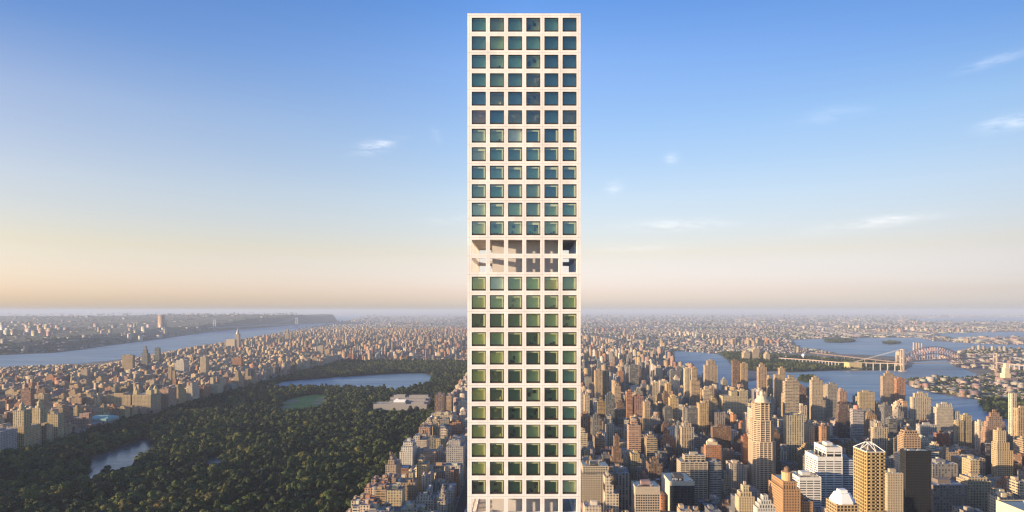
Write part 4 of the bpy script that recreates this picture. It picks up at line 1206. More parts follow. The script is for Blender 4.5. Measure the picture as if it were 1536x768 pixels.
wt_ = thing('water_tower', 'white ball water tower standing on the island', 'water tower', (x, y, 0))
b = MB((x, y, 0)); b.cyl(x, y, 4, 0, 30, 10, 3); b.build('stem', M['white'], wt_)
b = MB((x, y, 0))
for k in range(6):
    t0, t1 = math.pi * k / 6 - math.pi / 2, math.pi * (k + 1) / 6 - math.pi / 2
    b.cyl(x, y, max(.02, 11 * math.cos(t0)), 36 + 11 * math.sin(t0), 36 + 11 * math.sin(t1), 12, max(.02, 11 * math.cos(t1)))
b.build('tank', M['white'], wt_)
for q, px in enumerate((1370.5, 1374.5, 1378.5, 1382.5)):
    d = F * H / (527 - HY); x = (px - VPX) * d / F
    tag_l = ['first', 'second', 'third', 'fourth'][q]
    c = thing('smokestack', 'pale smokestack, %s from the left of four behind the red arch bridge' % tag_l, 'smokestack', (x, d, 0), 'smokestacks behind the arch bridge')
    b = MB((x, d, 0)); b.cyl(x, d, 7.5, 0, zat(513.5 + .4 * q, d), 10, 5.5); b.build('shaft', M['stone'], c)

# ------------------------------------------------------------------ bridges
def arc_pt(A, B, t, z):
    return (A[0] + (B[0] - A[0]) * t, A[1] + (B[1] - A[1]) * t, z)


A = ((1349.5 - VPX) * 3600 / F, 3600.0); B_ = ((1442 - VPX) * 3860 / F, 3860.0)
mid = ((A[0] + B_[0]) / 2, (A[1] + B_[1]) / 2, 0)
hg = thing('arch_bridge', 'red steel railway arch bridge between two pale stone towers', 'bridge', mid)
dirv = Vector((B_[0] - A[0], B_[1] - A[1], 0)).normalized()
nrm = Vector((-dirv.y, dirv.x, 0))
for P_, zt in ((A, 96), (B_, 84)):
    b = MB(mid)
    for s_ in (-1, 1):
        c = Vector((P_[0], P_[1], 0)) + nrm * 12 * s_
        b.box(c.x - 9, c.x + 9, c.y - 6, c.y + 6, 0, zt - 16)
    b.box(P_[0] - 13, P_[0] + 13, P_[1] - 19, P_[1] + 19, zt - 16, zt)
    b.box(P_[0] - 10, P_[0] + 10, P_[1] - 15, P_[1] + 15, zt, zt + 5)
    b.build('stone_tower', M['stone'], hg)
ab, db = MB(mid), MB(mid)
n = 22
up = lambda t: 62 + 58 * math.sin(math.pi * min(1, max(0, t))) ** .8
lo = lambda t: 18 + 62 * (1 - (2 * t - 1) ** 2)
for s_ in (-9, 9):
    o3 = nrm * s_
    pu = [Vector(arc_pt(A, B_, .04 + .92 * i / n, up(i / n))) + o3 for i in range(n + 1)]
    pl = [Vector(arc_pt(A, B_, .04 + .92 * i / n, lo(i / n))) + o3 for i in range(n + 1)]
    for i in range(n):
        ab.bar(pu[i], pu[i + 1], 3.2); ab.bar(pl[i], pl[i + 1], 3.6)
        ab.bar(pu[i], pl[i + 1] if i < n / 2 else pl[i], 1.9); ab.bar(pu[i + 1], pl[i + 1] if i < n / 2 else pl[i], 1.6)
        if pl[i].z > 46:
            ab.bar(pl[i], (pl[i].x, pl[i].y, 42), 1.8)
ab.build('arch', M['redsteel'], hg)
db.bar(arc_pt(A, B_, .02, 42), arc_pt(A, B_, .98, 42), 8)
db.build('deck', M['redsteel'], hg)
vb = MB(mid)
for P_, Q_, n in ((A, gp(1215, 535, 0), 9), (B_, gp(1640, 535, 0), 9)):
    vb.bar((P_[0] - 14 if P_ is A else P_[0] + 14, P_[1], 40), (Q_[0], Q_[1], 30), 7)
    for i in range(1, n):
        t = i / n
        x, y = P_[0] + (Q_[0] - P_[0]) * t, P_[1] + (Q_[1] - P_[1]) * t
        vb.box(x - 1.6, x + 1.6, y - 4, y + 4, 0, 36 - 8 * t)
vb.build('viaduct', objcol('viaduct_masonry'), hg, (.15, .115, .105))

RA = ((1353.5 - VPX) * 3470 / F, 3470.0); RB = ((1493 - VPX) * 3560 / F, 3560.0)
mid = ((RA[0] + RB[0]) / 2, (RA[1] + RB[1]) / 2, 0)
sb = thing('suspension_bridge', 'pale suspension bridge crossing in front of the red arch bridge', 'bridge', mid)
for P_, zt in ((RA, 122), (RB, 96)):
    b = MB(mid)
    for s_ in (-11, 11):
        b.box(P_[0] - 3.5, P_[0] + 3.5, P_[1] + s_ - 3, P_[1] + s_ + 3, 4, zt)
    for z in (34, 70, zt - 6):
        b.box(P_[0] - 2.5, P_[0] + 2.5, P_[1] - 8, P_[1] + 8, z, z + 5)
    b.box(P_[0] - 12, P_[0] + 12, P_[1] - 18, P_[1] + 18, 0, 6)
    b.build('tower', M['stone'], sb)
b = MB(mid)
DK = [gp(1168, 536.5, 26), gp(1215, 540, 30), gp(1258, 543.5, 36), (RA[0], RA[1]), (RB[0], RB[1]), gp(1560, 551, 36), gp(1700, 553, 25)]
DZ = [24, 30, 36, 43, 43, 36, 25]
for i in range(6):
    b.bar((*DK[i], DZ[i]), (*DK[i + 1], DZ[i + 1]), 4.5)
b.build('deck', objcol('bridge_deck'), sb, (.36, .28, .24))
b = MB(mid)
for i in (0, 1, 2, 4, 5):
    n = 9
    for q in range(n):
        t = q / n
        x, y = DK[i][0] + (DK[i + 1][0] - DK[i][0]) * t, DK[i][1] + (DK[i + 1][1] - DK[i][1]) * t
        if i == 4 and t < .3: continue
        b.box(x - 1.3, x + 1.3, y - 4, y + 4, 0, DZ[i] + (DZ[i + 1] - DZ[i]) * t - 2)
b.build('pier', M['steel'], sb, kind='stuff')
b = MB(mid)
for s_ in (-9, 9):
    pr = None
    for q in range(21):
        t = q / 20
        z = 50 + (122 - 50) * (2 * t - 1) ** 2 if t < .5 else 50 + (96 - 50) * (2 * t - 1) ** 2
        p = (RA[0] + (RB[0] - RA[0]) * t, RA[1] + (RB[1] - RA[1]) * t + s_, z)
        if pr:
            b.bar(pr, p, 1.0)
            b.bar(p, (p[0], p[1], 43), .4)
        pr = p
    b.bar((RA[0], RA[1] + s_, 122), (DK[2][0] + 90, DK[2][1] + s_ - 8, 40), 1.0)
    b.bar((RB[0], RB[1] + s_, 96), (RB[0] + 210, RB[1] + s_ - 60, 40), 1.0)
b.build('cable', M['steel'], sb, kind='stuff')

GA = ((322 - VPX) * 10200 / F, 10200.0); GB = ((445 - VPX) * 12600 / F, 12600.0)
mid = ((GA[0] + GB[0]) / 2, (GA[1] + GB[1]) / 2, 0)
gw = thing('suspension_bridge', 'far grey suspension bridge over the wide river, hazy with two tall towers', 'bridge', mid)
for P_ in (GA, GB):
    b = MB(mid)
    for s_ in (-16, 16):
        b.box(P_[0] + s_ - 8, P_[0] + s_ + 8, P_[1] - 10, P_[1] + 10, 0, 196)
    for z in (60, 120, 170):
        b.box(P_[0] - 10, P_[0] + 10, P_[1] - 8, P_[1] + 8, z, z + 16)
    b.build('tower', M['steel'], gw)
b = MB(mid)
dv = Vector((GB[0] - GA[0], GB[1] - GA[1], 0))
b.bar(tuple(Vector((*GA, 62)) - dv * .25), tuple(Vector((*GB, 62)) + dv * .3), 14)
b.build('deck', M['steel'], gw)
b = MB(mid)
pr = None
for q in range(25):
    t = q / 24
    p = tuple(Vector((*GA, 75 + 118 * (2 * t - 1) ** 2)) + dv * t)
    if pr: b.bar(pr, p, 5)
    pr = p
b.bar((*GA, 193), tuple(Vector((*GA, 66)) - dv * .2), 5); b.bar((*GB, 193), tuple(Vector((*GB, 66)) + dv * .25), 5)
b.build('cable', M['steel'], gw, kind='stuff')

# ------------------------------------------------------------------ hills beyond the river
hb_v, hb_f = [], []
shore = PP((-500, 545), (-250, 541), (-60, 536), (0, 533), (80, 529.5), (120, 525), (160, 519), (200, 514), (240, 509), (280, 503), (320, 497), (360, 494), (400, 491), (445, 487))
shore.append((shore[-1][0] + 150, shore[-1][1] + 3500))
inl = [0, 60, 160, 300, 500, 900, 1600, 2600, 4200, 7000, 14000]
pts = []
for i in range(len(shore) - 1):
    for q in range(6):
        t = q / 6
        pts.append((shore[i][0] + (shore[i + 1][0] - shore[i][0]) * t, shore[i][1] + (shore[i + 1][1] - shore[i][1]) * t))
def plateau(y):
    return 62 + 22 * max(0, min(1, (y - 5000) / 5000)) + 130 * max(0, min(1, (y - 9500) / 5000))
for (x, y) in pts:
    for k in inl:
        rise = min(1, (k / 420) ** 1.3) if y < 9000 else min(1, (k / 160) ** .7)
        back = 1 if k < 5000 else .75
        z = plateau(y) * rise * back * (1 + .10 * math.sin(y * .0021 + k * .003) + .08 * math.sin(x * .004 + y * .0008)) + .7
        if k == 0: z = .7
        if 0 < k <= 160 and y < 7500: z = 3 + .02 * k
        hb_v.append((x - k, y + k * .35, z))
nI = len(inl)
for i in range(len(pts) - 1):
    for k in range(nI - 1):
        a = i * nI + k
        hb_f.append((a, a + 1, a + nI + 1, a + nI))
me = bpy.data.meshes.new('hills'); me.from_pydata(hb_v, [], hb_f); me.materials.append(M['hill'])
o = bpy.data.objects.new('hills', me); COL.objects.link(o); tag(o, kind='structure')


def hill_z(x, y):
    xs = np.interp(y, [p[1] for p in pts], [p[0] for p in pts])
    k = max(0.0, xs - x)
    yy = y - k * .35
    rise = min(1, (k / 420) ** 1.3) if yy < 9000 else min(1, (k / 160) ** .7)
    if k <= 160 and yy < 7500: return 3 + .02 * k
    return plateau(yy) * rise * (1 if k < 5000 else .75) * (1 + .10 * math.sin(yy * .0021 + k * .003) + .08 * math.sin(x * .004 + yy * .0008))


# ------------------------------------------------------------------ the rest of the city: lots along the street grid
SKY_X = [-400, 0, 100, 150, 230, 300, 350, 430, 520, 700, 871, 1000, 1020, 1100, 1170, 1200, 1260, 1320, 1370, 1400, 1450, 1500, 1536, 1800]
SKY_Y = [552, 551, 547, 548, 532, 518, 511, 496, 483, 481, 500, 522, 543, 553, 561, 573, 580, 588, 599, 614, 640, 652, 640, 640]
EB = [(-250, -116), (-88, 40), (84, 177), (203, 308), (336, 497), (528, 701), (731, 904), (926, 1060), (1076, 1190), (1206, 1330), (1346, 1480), (1496, 1640)]
WB = [(-1385, -1152), (-1665, -1415), (-1945, -1695), (-2168, -1975), (-2470, -2192), (-2740, -2490), (-3050, -2760)]
NB = [(-1130, -920), (-900, -700), (-680, -480), (-460, -275)]
blocks = []
for k in range(8, 130):
    y0, y1 = k * 80 + 8.0, k * 80 + 72.0
    for bk in EB:
        if bk[0] < 1100 or y0 < 4200: blocks.append((bk, y0, y1, 'E'))
    for bk in WB[:3]:
        if y0 <= 1150: blocks.append((bk, y0, y1, 'W'))
    if y0 > 1150:
        for bk in WB: blocks.append((bk, y0, y1, 'W'))
    if y0 > 4060:
        for bk in NB: blocks.append((bk, y0, y1, 'N'))
lots = []
R_ = random.Random(21)
PALZ = dict(W=['tan', 'tan', 'gold', 'brown', 'buff', 'orange', 'gold', 'cream', 'pink'], N=['brown', 'tan', 'pink', 'red', 'buff', 'orange', 'grey', 'pale'],
            F=['cream', 'pale', 'tan', 'white', 'pink', 'cream', 'orange', 'pale', 'grey'], E=['tan', 'brown', 'cream', 'grey', 'buff', 'pale', 'orange', 'slate', 'cream', 'gold', 'white', 'grey', 'brown', 'pale', 'gold', 'slate', 'pink'])
for (bx0, bx1), y0, y1, zn in blocks:
    if (sx(bx1, y1) < -60 and not (zn == 'W' and y0 < 1500)) or sx(bx0, y1) > 1620:
        continue
    for row in (0, 1):
        ya, yb = (y0, y0 + 29) if row == 0 else (y1 - 29, y1)
        x = bx0
        while x < bx1 - 9:
            w = R_.choice((8, 11, 14, 18, 24, 32))
            if bx1 - (x + w) < 12: w = bx1 - x
            edge = x < bx0 + 30 or x + w > bx1 - 30
            r = R_.random()
            ym = y0
            if ym > 4000 or zn == 'N':
                h = R_.uniform(14, 23) if r < .86 else R_.uniform(38, 58)
                if ym > 5200 and r > .97: h = R_.uniform(60, 80)
            elif zn == 'W' and ym < 1180:
                h = R_.uniform(60, 120) if r < .3 else R_.uniform(25, 60)  # unseen blocks past the left edge, added taller to shade the park
            elif zn == 'W' and x + w > -1195:
                h = R_.uniform(42, 66)
            elif zn == 'W':
                if bx0 < -1950: h = R_.uniform(40, 58) if r < .5 else R_.uniform(16, 30)
                else: h = (R_.uniform(42, 68) if r < .6 else R_.uniform(20, 40)) if edge else (R_.uniform(14, 22) if r < .62 else R_.uniform(36, 66))
            elif bx0 < 60:
                if x < -205: h = R_.uniform(44, 62)
                elif edge: h = R_.uniform(22, 50)
                else: h = R_.uniform(15, 24) if r < .6 else R_.uniform(32, 56)
            else:
                tp = .22 if ym < 1500 else (.15 if ym < 2600 else .10)
                if r < tp: h = R_.uniform(58, 112)
                elif bx0 < 90 and edge: h = R_.uniform(42, 60)
                elif edge: h = R_.uniform(15, 26) if r < .58 else R_.uniform(30, 60)
                else: h = R_.uniform(13, 22) if r < .72 else R_.uniform(30, 58)
                if h > 57: w = min(R_.uniform(14, 25), bx1 - x)
            gap = R_.uniform(.15, .4)
            lots.append([x + gap, x + w - gap, ya, yb, h, zn if bx0 >= 60 or zn != 'E' else 'F'])
            x += w
L = np.array([l[:5] for l in lots])
cxs, cys = (L[:, 0] + L[:, 1]) / 2, (L[:, 2] + L[:, 3]) / 2
bad = np.zeros(len(L), bool)
for pl in WATER:
    for ox, oy in ((0, 0), (-45, 0), (45, 0), (0, -45), (0, 45)):
        bad |= inpoly(pl, cxs + ox, cys + oy)
east_limit = np.interp(cys, [700, 1700, 2000, 2300, 2700, 3100, 3500, 4200], [1700, 1330, 1180, 1120, 1110, 1090, 1060, 1000])
bad |= (cxs > east_limit) & (cys < 9500) & (cxs > 0)
bad |= inpoly(WARDS, cxs, cys)
GREENS = [(-1010, 4800, 70, 480), (-560, 5000, 90, 90), (-1480, 5600, 60, 700), (-330, 6300, 120, 160), (-2250, 5200, 45, 1500), (120, 5300, 110, 120), (520, 4700, 90, 110), (-800, 7400, 160, 200), (700, 6000, 120, 160)]
for gx_, gy_, ga, gb2 in GREENS:
    bad |= (np.abs(cxs - gx_) < ga) & (np.abs(cys - gy_) < gb2)
pxm = VPX + F * cxs / L[:, 2]
bad |= ((pxm < -40) & ~((cxs < -1100) & (cys < 1500))) | (pxm > 1590)
keep = []
HA = np.array([[h['X0'], h['X1'], h['Y0'], h['Y1'], h['sx0'], h['sx1'], h['st'], h['yvis']] for h in HERO])
for i in np.where(~bad)[0]:
    x0, x1, y0, y1, h = L[i]
    if np.any((x0 < HA[:, 1] + 1.5) & (x1 > HA[:, 0] - 1.5) & (y0 < HA[:, 3] + 1.5) & (y1 > HA[:, 2] - 1.5)):
        continue
    a, b = min(sx(x0, y0), sx(x0, y1)), max(sx(x1, y0), sx(x1, y1))
    zmax = zat(np.interp((a + b) / 2, SKY_X, SKY_Y), y0)
    m = (HA[:, 2] > y0) & (a < HA[:, 5] - .5) & (b > HA[:, 4] + .5)
    if m.any():
        zmax = min(zmax, zat(HA[m, 7].max() - 2, y1 if False else y0))
    if h > zmax:
        h = zmax * R_.uniform(.8, 1)
    if h < 9:
        if y0 < 1500 and x0 > 60 and zmax > 5: h = 6
        else: continue
    if sy(h, y0) > 800 and x0 > -1100: continue
    keep.append((x0, x1, y0, y1, h, lots[i][5]))
keep.sort(key=lambda t: t[2])

# which of them show largest
buf = np.zeros((384, 768), np.int32)


def splat(a, b, t, bt, idv):
    a, b, t, bt = int(max(0, round(a / 2))), int(min(768, round(b / 2))), int(max(0, round(t / 2))), int(min(384, round(bt / 2)))
    if a >= b or t >= bt: return 0
    v = buf[t:bt, a:b]
    e = v == 0
    n = int(e.sum())
    v[e] = idv
    return n


order = [(TY, 701, 871, 20, 768, -1)]
order += [(h['Y0'], h['sx0'], h['sx1'], h['st'], sy(0, h['Y0']), -1) for h in HERO]
for i, (x0, x1, y0, y1, h, zn) in enumerate(keep):
    order.append((y0, min(sx(x0, y0), sx(x0, y1)), max(sx(x1, y0), sx(x1, y1)), sy(h, y1), sy(0, y0), i + 1))
order.sort(key=lambda t: t[0])
area = np.zeros(len(keep), int)
for d, a, b, t, bt, idv in order:
    n = splat(a, b, t, bt, idv)
    if idv > 0: area[idv - 1] = n
best = set(np.argsort(-area)[:300].tolist())
vis_c = {}
for i in best:
    ys_, xs_ = np.where(buf == i + 1)
    vis_c[i] = (xs_.mean() * 2, ys_.mean() * 2, (xs_.max() - xs_.min() + 1) * 2, (ys_.max() - ys_.min() + 1) * 2) if len(xs_) else None

COLN = dict(cream='cream', white='white', tan='tan', gold='golden', buff='buff', brown='brown brick', red='red brick', orange='orange brick', pink='pinkish', grey='grey', slate='slate grey', rust='rusty red', pale='pale stone')
from collections import Counter
kc = Counter(h['key'] for h in HERO)
LM = [(h['key'], (max(0, h['sx0']) + min(1536, h['sx1'])) / 2, (max(20, h['st']) + min(768, h['yvis'])) / 2) for h in HERO if kc[h['key']] == 1 and len(h['key'].split()) < 7]
LM.append(('the lake', 180, 685)); LM.append(('the tall white tower', 786, 560))
pend = []
stuff_boxes = []          # x0,x1,y0,y1,z0,z1,colour
BR = random.Random(5)


def vary(c, a=.14):
    k = 1 + BR.uniform(-a, a)
    return tuple(min(.85, v * k * (1 + BR.uniform(-.04, .04))) for v in c)


for i, (x0, x1, y0, y1, h, zn) in enumerate(keep):
    cn_ = BR.choice(PALZ[zn])
    c = vary(PAL[cn_])
    wd, dp = x1 - x0, y1 - y0
    if i not in best or vis_c[i] is None:
        stuff_boxes.append((x0, x1, y0, y1, 0, h, c))
        if BR.random() < .7 and wd > 10:
            a = BR.uniform(.1, .5); b = BR.uniform(.1, .5)
            stuff_boxes.append((x0 + wd * a, x0 + wd * (a + .35), y0 + dp * b, y0 + dp * (b + .35), h, h + BR.uniform(2.5, 5), vary(c)))
        continue
    org = ((x0 + x1) / 2, (y0 + y1) / 2, 0)
    kind_ = BR.random()
    if h > 62:
        form = 'crowned' if kind_ < .45 else ('stepped' if kind_ < .7 else 'flat')
    else:
        form = 'flat' if kind_ < .5 else ('stepped' if kind_ < .85 else 'notched')
    if wd < 13: form = 'flat'
    e = 1 - BR.uniform(2, 6) / dp
    if form == 'stepped':
        ts = [(0, 1, 0, e, h - 7), (.08, .92, .08, e - .05, h - 3.5), (.2, .75, .2, e - .15, h)]
    elif form == 'crowned':
        ts = [(0, 1, 0, e, h - 6), (.22, .78, .2, .75, h)]
    elif form == 'notched':
        ts = [(0, .45, 0, e, h), (.45, 1, .25 if BR.random() < .5 else 0, e, h - 4)]
    else:
        ts = [(0, 1, 0, e, h)]
    root = thing('apartment_tower' if h > 62 else 'apartment_block', None, 'tower' if h > 62 else 'apartment building', org)
    wall, roof, done = tiers_to_mesh(None, x0, x1, y0, y1, ts, org)
    stl = 'punched' if h < 62 and BR.random() < .85 else BR.choice(('punched', 'bands', 'piers'))
    wall.build('wall', M[stl], root, c)
    rc_ = BR.choice(((.12, .12, .125), (.26, .25, .25), (.40, .39, .38), (.18, .14, .12), (.30, .27, .24)))
    roof.build('roof', M['roof'], root, vary(rc_))
    a0, a1, b0, b1, zz = done[-1] if form != 'notched' else done[0]
    aw, ah = a1 - a0, b1 - b0
    feat = []
    if aw > 6:
        u = BR.uniform(.1, .45); v = BR.uniform(.15, .5)
        add_bulkhead(root, org, a0 + aw * u, a0 + aw * (u + .38), b0 + ah * v, b0 + ah * (v + .36), zz - 1.1, zz + BR.uniform(2.2, 4.5), vary(c))
    tank = BR.random() < .42 and aw > 9
    if tank:
        add_tank(root, org, a0 + aw * .84, b0 + ah * .2, zz - 1.1, .9)
    if form == 'flat' and aw > 12:
        for _ in range(BR.randint(2, 5)):
            ub = MB(org)
            ux, uy = a0 + aw * BR.uniform(.08, .85), b0 + ah * BR.uniform(.55, .88)
            ub.box(ux, ux + BR.uniform(1, 2.4), uy, uy + BR.uniform(1, 2.2), zz - 1.08, zz + BR.uniform(.2, 1.2), 0, 'b')
            ub.build('roof_unit', M['steel'], root)
    vx, vy, vw, vh = vis_c[i]
    key, lx, ly = min(LM, key=lambda k: math.hypot(k[1] - vx, (k[2] - vy) * 1.2))
    dx, dy = vx - lx, vy - ly
    hd = '' if abs(dx) < 7 else ('left' if dx < 0 else 'right')
    vd = '' if abs(dy) < 7 else ('above' if dy < 0 else 'below')
    rel = {('', ''): 'beside', ('left', ''): 'left of', ('right', ''): 'right of', ('', 'above'): 'above', ('', 'below'): 'below', ('left', 'above'): 'above left of', ('right', 'above'): 'above right of',
           ('left', 'below'): 'below left of', ('right', 'below'): 'below right of'}[(hd, vd)]
    size = 'tall' if h > 62 else ('low' if h < 26 else ('narrow' if wd < 16 else ('wide' if wd > 32 else '')))
    top = {'stepped': 'with stepped top', 'crowned': 'with small top storey', 'notched': 'with split roofline', 'flat': 'with roof tank' if tank else 'with flat roof'}[form]
    pend.append((root, ' '.join(w for w in (size, COLN[cn_]) if w), top, rel, key, math.hypot(dx, dy), zn))
ORD = ['', 'second', 'third', 'fourth', 'fifth', 'sixth', 'seventh', 'eighth', 'ninth', 'tenth', 'eleventh', 'twelfth', 'thirteenth', 'fourteenth', 'fifteenth', 'sixteenth', 'seventeenth', 'eighteenth', 'nineteenth', 'twentieth']
cells = {}
for p in pend:
    cells.setdefault((p[1], p[2], p[3], p[4]), []).append(p)
for ck, ps in cells.items():
    ps.sort(key=lambda p: p[5])
    for q, p in enumerate(ps):
        o_n = ORD[min(q, 19)] if len(ps) > 1 else ''
        if len(ps) > 1 and q == 0: o_n = 'nearest'
        lb = ('%s %s block %s, %s %s' % (o_n, p[1], p[2], p[3], p[4])).strip()
        if len(lb.replace('-', ' ').replace(',', ' ').split()) > 16: lb = lb.replace('the ', '')
        if len(lb.replace('-', ' ').split()) > 15: lb = lb.replace(' tall ', ' ').replace(' low ', ' ').replace(' wide ', ' ').replace(' narrow ', ' ')
        p[0]['label'] = lb
        p[0]['group'] = {'W': 'blocks of the west side', 'E': 'blocks of the east side', 'F': 'blocks between the park and the avenue', 'N': 'blocks north of the park'}[p[6]]


def box_cloud(name, boxes, label, m=None):
    A_ = np.array([b[:6] for b in boxes], float)
    C_ = np.array([b[6] for b in boxes], float)
    n = len(A_)
    V = np.empty((n, 8, 3))
    for q, (i, j, k) in enumerate(((0, 2, 4), (1, 2, 4), (1, 3, 4), (0, 3, 4), (0, 2, 5), (1, 2, 5), (1, 3, 5), (0, 3, 5))):
        V[:, q, 0], V[:, q, 1], V[:, q, 2] = A_[:, i], A_[:, j], A_[:, k]
    fq = np.array([[0, 1, 5, 4], [1, 2, 6, 5], [2, 3, 7, 6], [3, 0, 4, 7], [4, 5, 6, 7]])
    Fc = (fq[None] + (np.arange(n) * 8)[:, None, None]).reshape(-1, 4)
    me = bpy.data.meshes.new(name)
    me.vertices.add(n * 8); me.vertices.foreach_set('co', V.reshape(-1))
    me.loops.add(n * 20); me.loops.foreach_set('vertex_index', Fc.reshape(-1).astype(np.int32))
    me.polygons.add(n * 5); me.polygons.foreach_set('loop_start', np.arange(0, n * 20, 4, dtype=np.int32)); me.polygons.foreach_set('loop_total', np.full(n * 5, 4, np.int32))
    at = me.attributes.new('Col', 'FLOAT_COLOR', 'FACE')
    cc = np.ones((n, 5, 4)); cc[:, :, :3] = C_[:, None, :]
    at.data.foreach_set('color', cc.reshape(-1))
    me.update(calc_edges=True)
    me.materials.append(m or M['stuffwall'])
    o = bpy.data.objects.new(name, me)
    COL.objects.link(o)
    tag(o, label, None, None, 'stuff')
    return o


# beyond the street grid: scatter on the land, dense where the photo is dense
far = []
FR = random.Random(9)


def scatter(n, pxr, pyr, wr, hr, pal, cond=None, zf=None, tall=.04, thr=(40, 70), fieldy=False):
    X, Y = [], []
    for _ in range(n):
        py = FR.uniform(*pyr); px = FR.uniform(*pxr)
        x, y = gp(px, py)
        X.append(x); Y.append(y)
    X, Y = np.array(X), np.array(Y)
    okm = np.ones(n, bool)
    for pl in WATER:
        okm &= ~inpoly(pl, X, Y)
        okm &= ~inpoly(pl, X + 30, Y - 40)
    if fieldy:
        fld_ = np.sin(X * .0016 + Y * .0005) + np.sin(Y * .0013 - X * .0004 + 2) + .7 * np.sin(X * .0047 + Y * .0031)
        okm &= fld_ > np.array([FR.uniform(-2.0, .6) for _ in range(n)])
    if cond is not None:
        okm &= cond(X, Y)
    for x, y in zip(X[okm], Y[okm]):
        s = max(1.0, y / 6500)
        w, dpt = FR.uniform(*wr) * s, FR.uniform(*wr) * s * .8
        h = FR.uniform(*hr) * (1 + .25 * (s - 1))
        if FR.random() < tall: h = FR.uniform(*thr)
        z0 = zf(x, y) - 2 if zf else 0
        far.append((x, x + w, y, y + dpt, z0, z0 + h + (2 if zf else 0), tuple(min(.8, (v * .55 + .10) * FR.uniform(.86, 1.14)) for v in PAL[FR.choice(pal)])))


notman = lambda X, Y: ~((Y < 9500) & (X > -3000) & (X < np.interp(Y, [0, 2300, 4200, 9500], [1150, 1120, 1050, 1050]))) & ~inpoly(WARDS, X, Y)
warm = ['tan', 'pink', 'pale', 'brown', 'buff', 'orange', 'grey', 'grey', 'slate', 'cream', 'brown']
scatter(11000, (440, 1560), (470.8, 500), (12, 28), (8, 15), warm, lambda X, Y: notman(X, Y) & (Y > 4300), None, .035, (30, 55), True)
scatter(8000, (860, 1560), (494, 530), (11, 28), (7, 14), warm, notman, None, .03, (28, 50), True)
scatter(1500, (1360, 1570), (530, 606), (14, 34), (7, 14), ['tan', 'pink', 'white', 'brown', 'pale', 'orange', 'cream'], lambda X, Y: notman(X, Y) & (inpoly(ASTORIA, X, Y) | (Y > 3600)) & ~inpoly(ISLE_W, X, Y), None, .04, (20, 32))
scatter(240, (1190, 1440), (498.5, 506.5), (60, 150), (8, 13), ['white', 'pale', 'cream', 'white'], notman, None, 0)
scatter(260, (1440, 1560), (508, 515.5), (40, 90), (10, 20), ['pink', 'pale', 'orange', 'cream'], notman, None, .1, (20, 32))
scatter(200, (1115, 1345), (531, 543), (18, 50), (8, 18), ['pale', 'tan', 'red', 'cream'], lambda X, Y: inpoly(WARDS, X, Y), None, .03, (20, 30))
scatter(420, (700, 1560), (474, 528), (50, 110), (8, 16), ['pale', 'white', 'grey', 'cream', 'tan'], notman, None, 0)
for q in range(46):                                       # clusters of housing towers
    cx_, cy_ = gp(FR.uniform(460, 1500), FR.uniform(477, 522))
    pc = PAL[FR.choice(('pink', 'tan', 'orange', 'buff', 'pale'))]
    for _ in range(FR.randint(4, 9)):
        x, y = cx_ + FR.uniform(-170, 170), cy_ + FR.uniform(-260, 260)
        if any(inpoly(pl, [x, x + 40], [y, y - 40]).any() for pl in WATER) or inpoly(WARDS, [x], [y])[0] or y < 4300: continue
        far.append((x, x + FR.uniform(18, 40), y, y + 24, 0, FR.uniform(38, 66), tuple(v * FR.uniform(.9, 1.1) for v in pc)))
# across the wide river
nj = lambda X, Y: (X < np.interp(Y, [p[1] for p in pts], [p[0] for p in pts]) - 40)
scatter(900, (-60, 440), (470.5, 531), (18, 50), (7, 15), ['tan', 'grey', 'brown', 'slate', 'pink'], nj, hill_z, .03, (25, 45))
for q in range(90):                                       # towers along the crest
    px = FR.choice((FR.uniform(-30, 90), FR.uniform(35, 75), FR.uniform(130, 345), FR.uniform(190, 250)))
    y = FR.uniform(6500, 10500)
    x = (px - VPX) * y / F
    if not nj(np.array([x]), np.array([y]))[0]: continue
    w = FR.uniform(24, 60); z0 = hill_z(x, y)
    far.append((x, x + w, y, y + 30, z0 - 3, z0 + FR.uniform(25, 70), tuple(v * FR.uniform(.8, 1.2) for v in PAL[FR.choice(['tan', 'pink', 'pale', 'white', 'grey'])])))
for px, yt, yb, w in ((57, 487, 502, 60), (43, 489, 500, 36), (241, 473, 486, 80), (52, 492, 503, 50)):
    y = 9000; x = (px - VPX) * y / F; z0 = hill_z(x, y)
    far.append((x - w / 2, x + w / 2, y, y + 40, z0 - 3, zat(yt, y), PAL['pink']))
box_cloud('city_blocks', stuff_boxes, 'dense low blocks filling the street grid between and behind the taller buildings')
box_cloud('distant_city', far, 'countless tiny far buildings spreading to the hazy horizon and over the far shores')

# pavements of the blocks
pb_ = MB()
seen = set()
for (bx0, bx1), y0, y1, zn in blocks:
    if y0 < 3960 and sx(bx1, y1) > -60 and sx(bx0, y1) < 1620 and not inpoly(WATER[2], [bx0, bx1], [y0, y1]).any() and not inpoly(WATER[0], [bx0, bx1], [y0, y1]).any():
        pb_.box(bx0 - 3, bx1 + 3, y0 - 3, y1 + 3, .02, .14, 0, 'b')
tag(pb_.build('pavement', M['walk']), kind='structure')

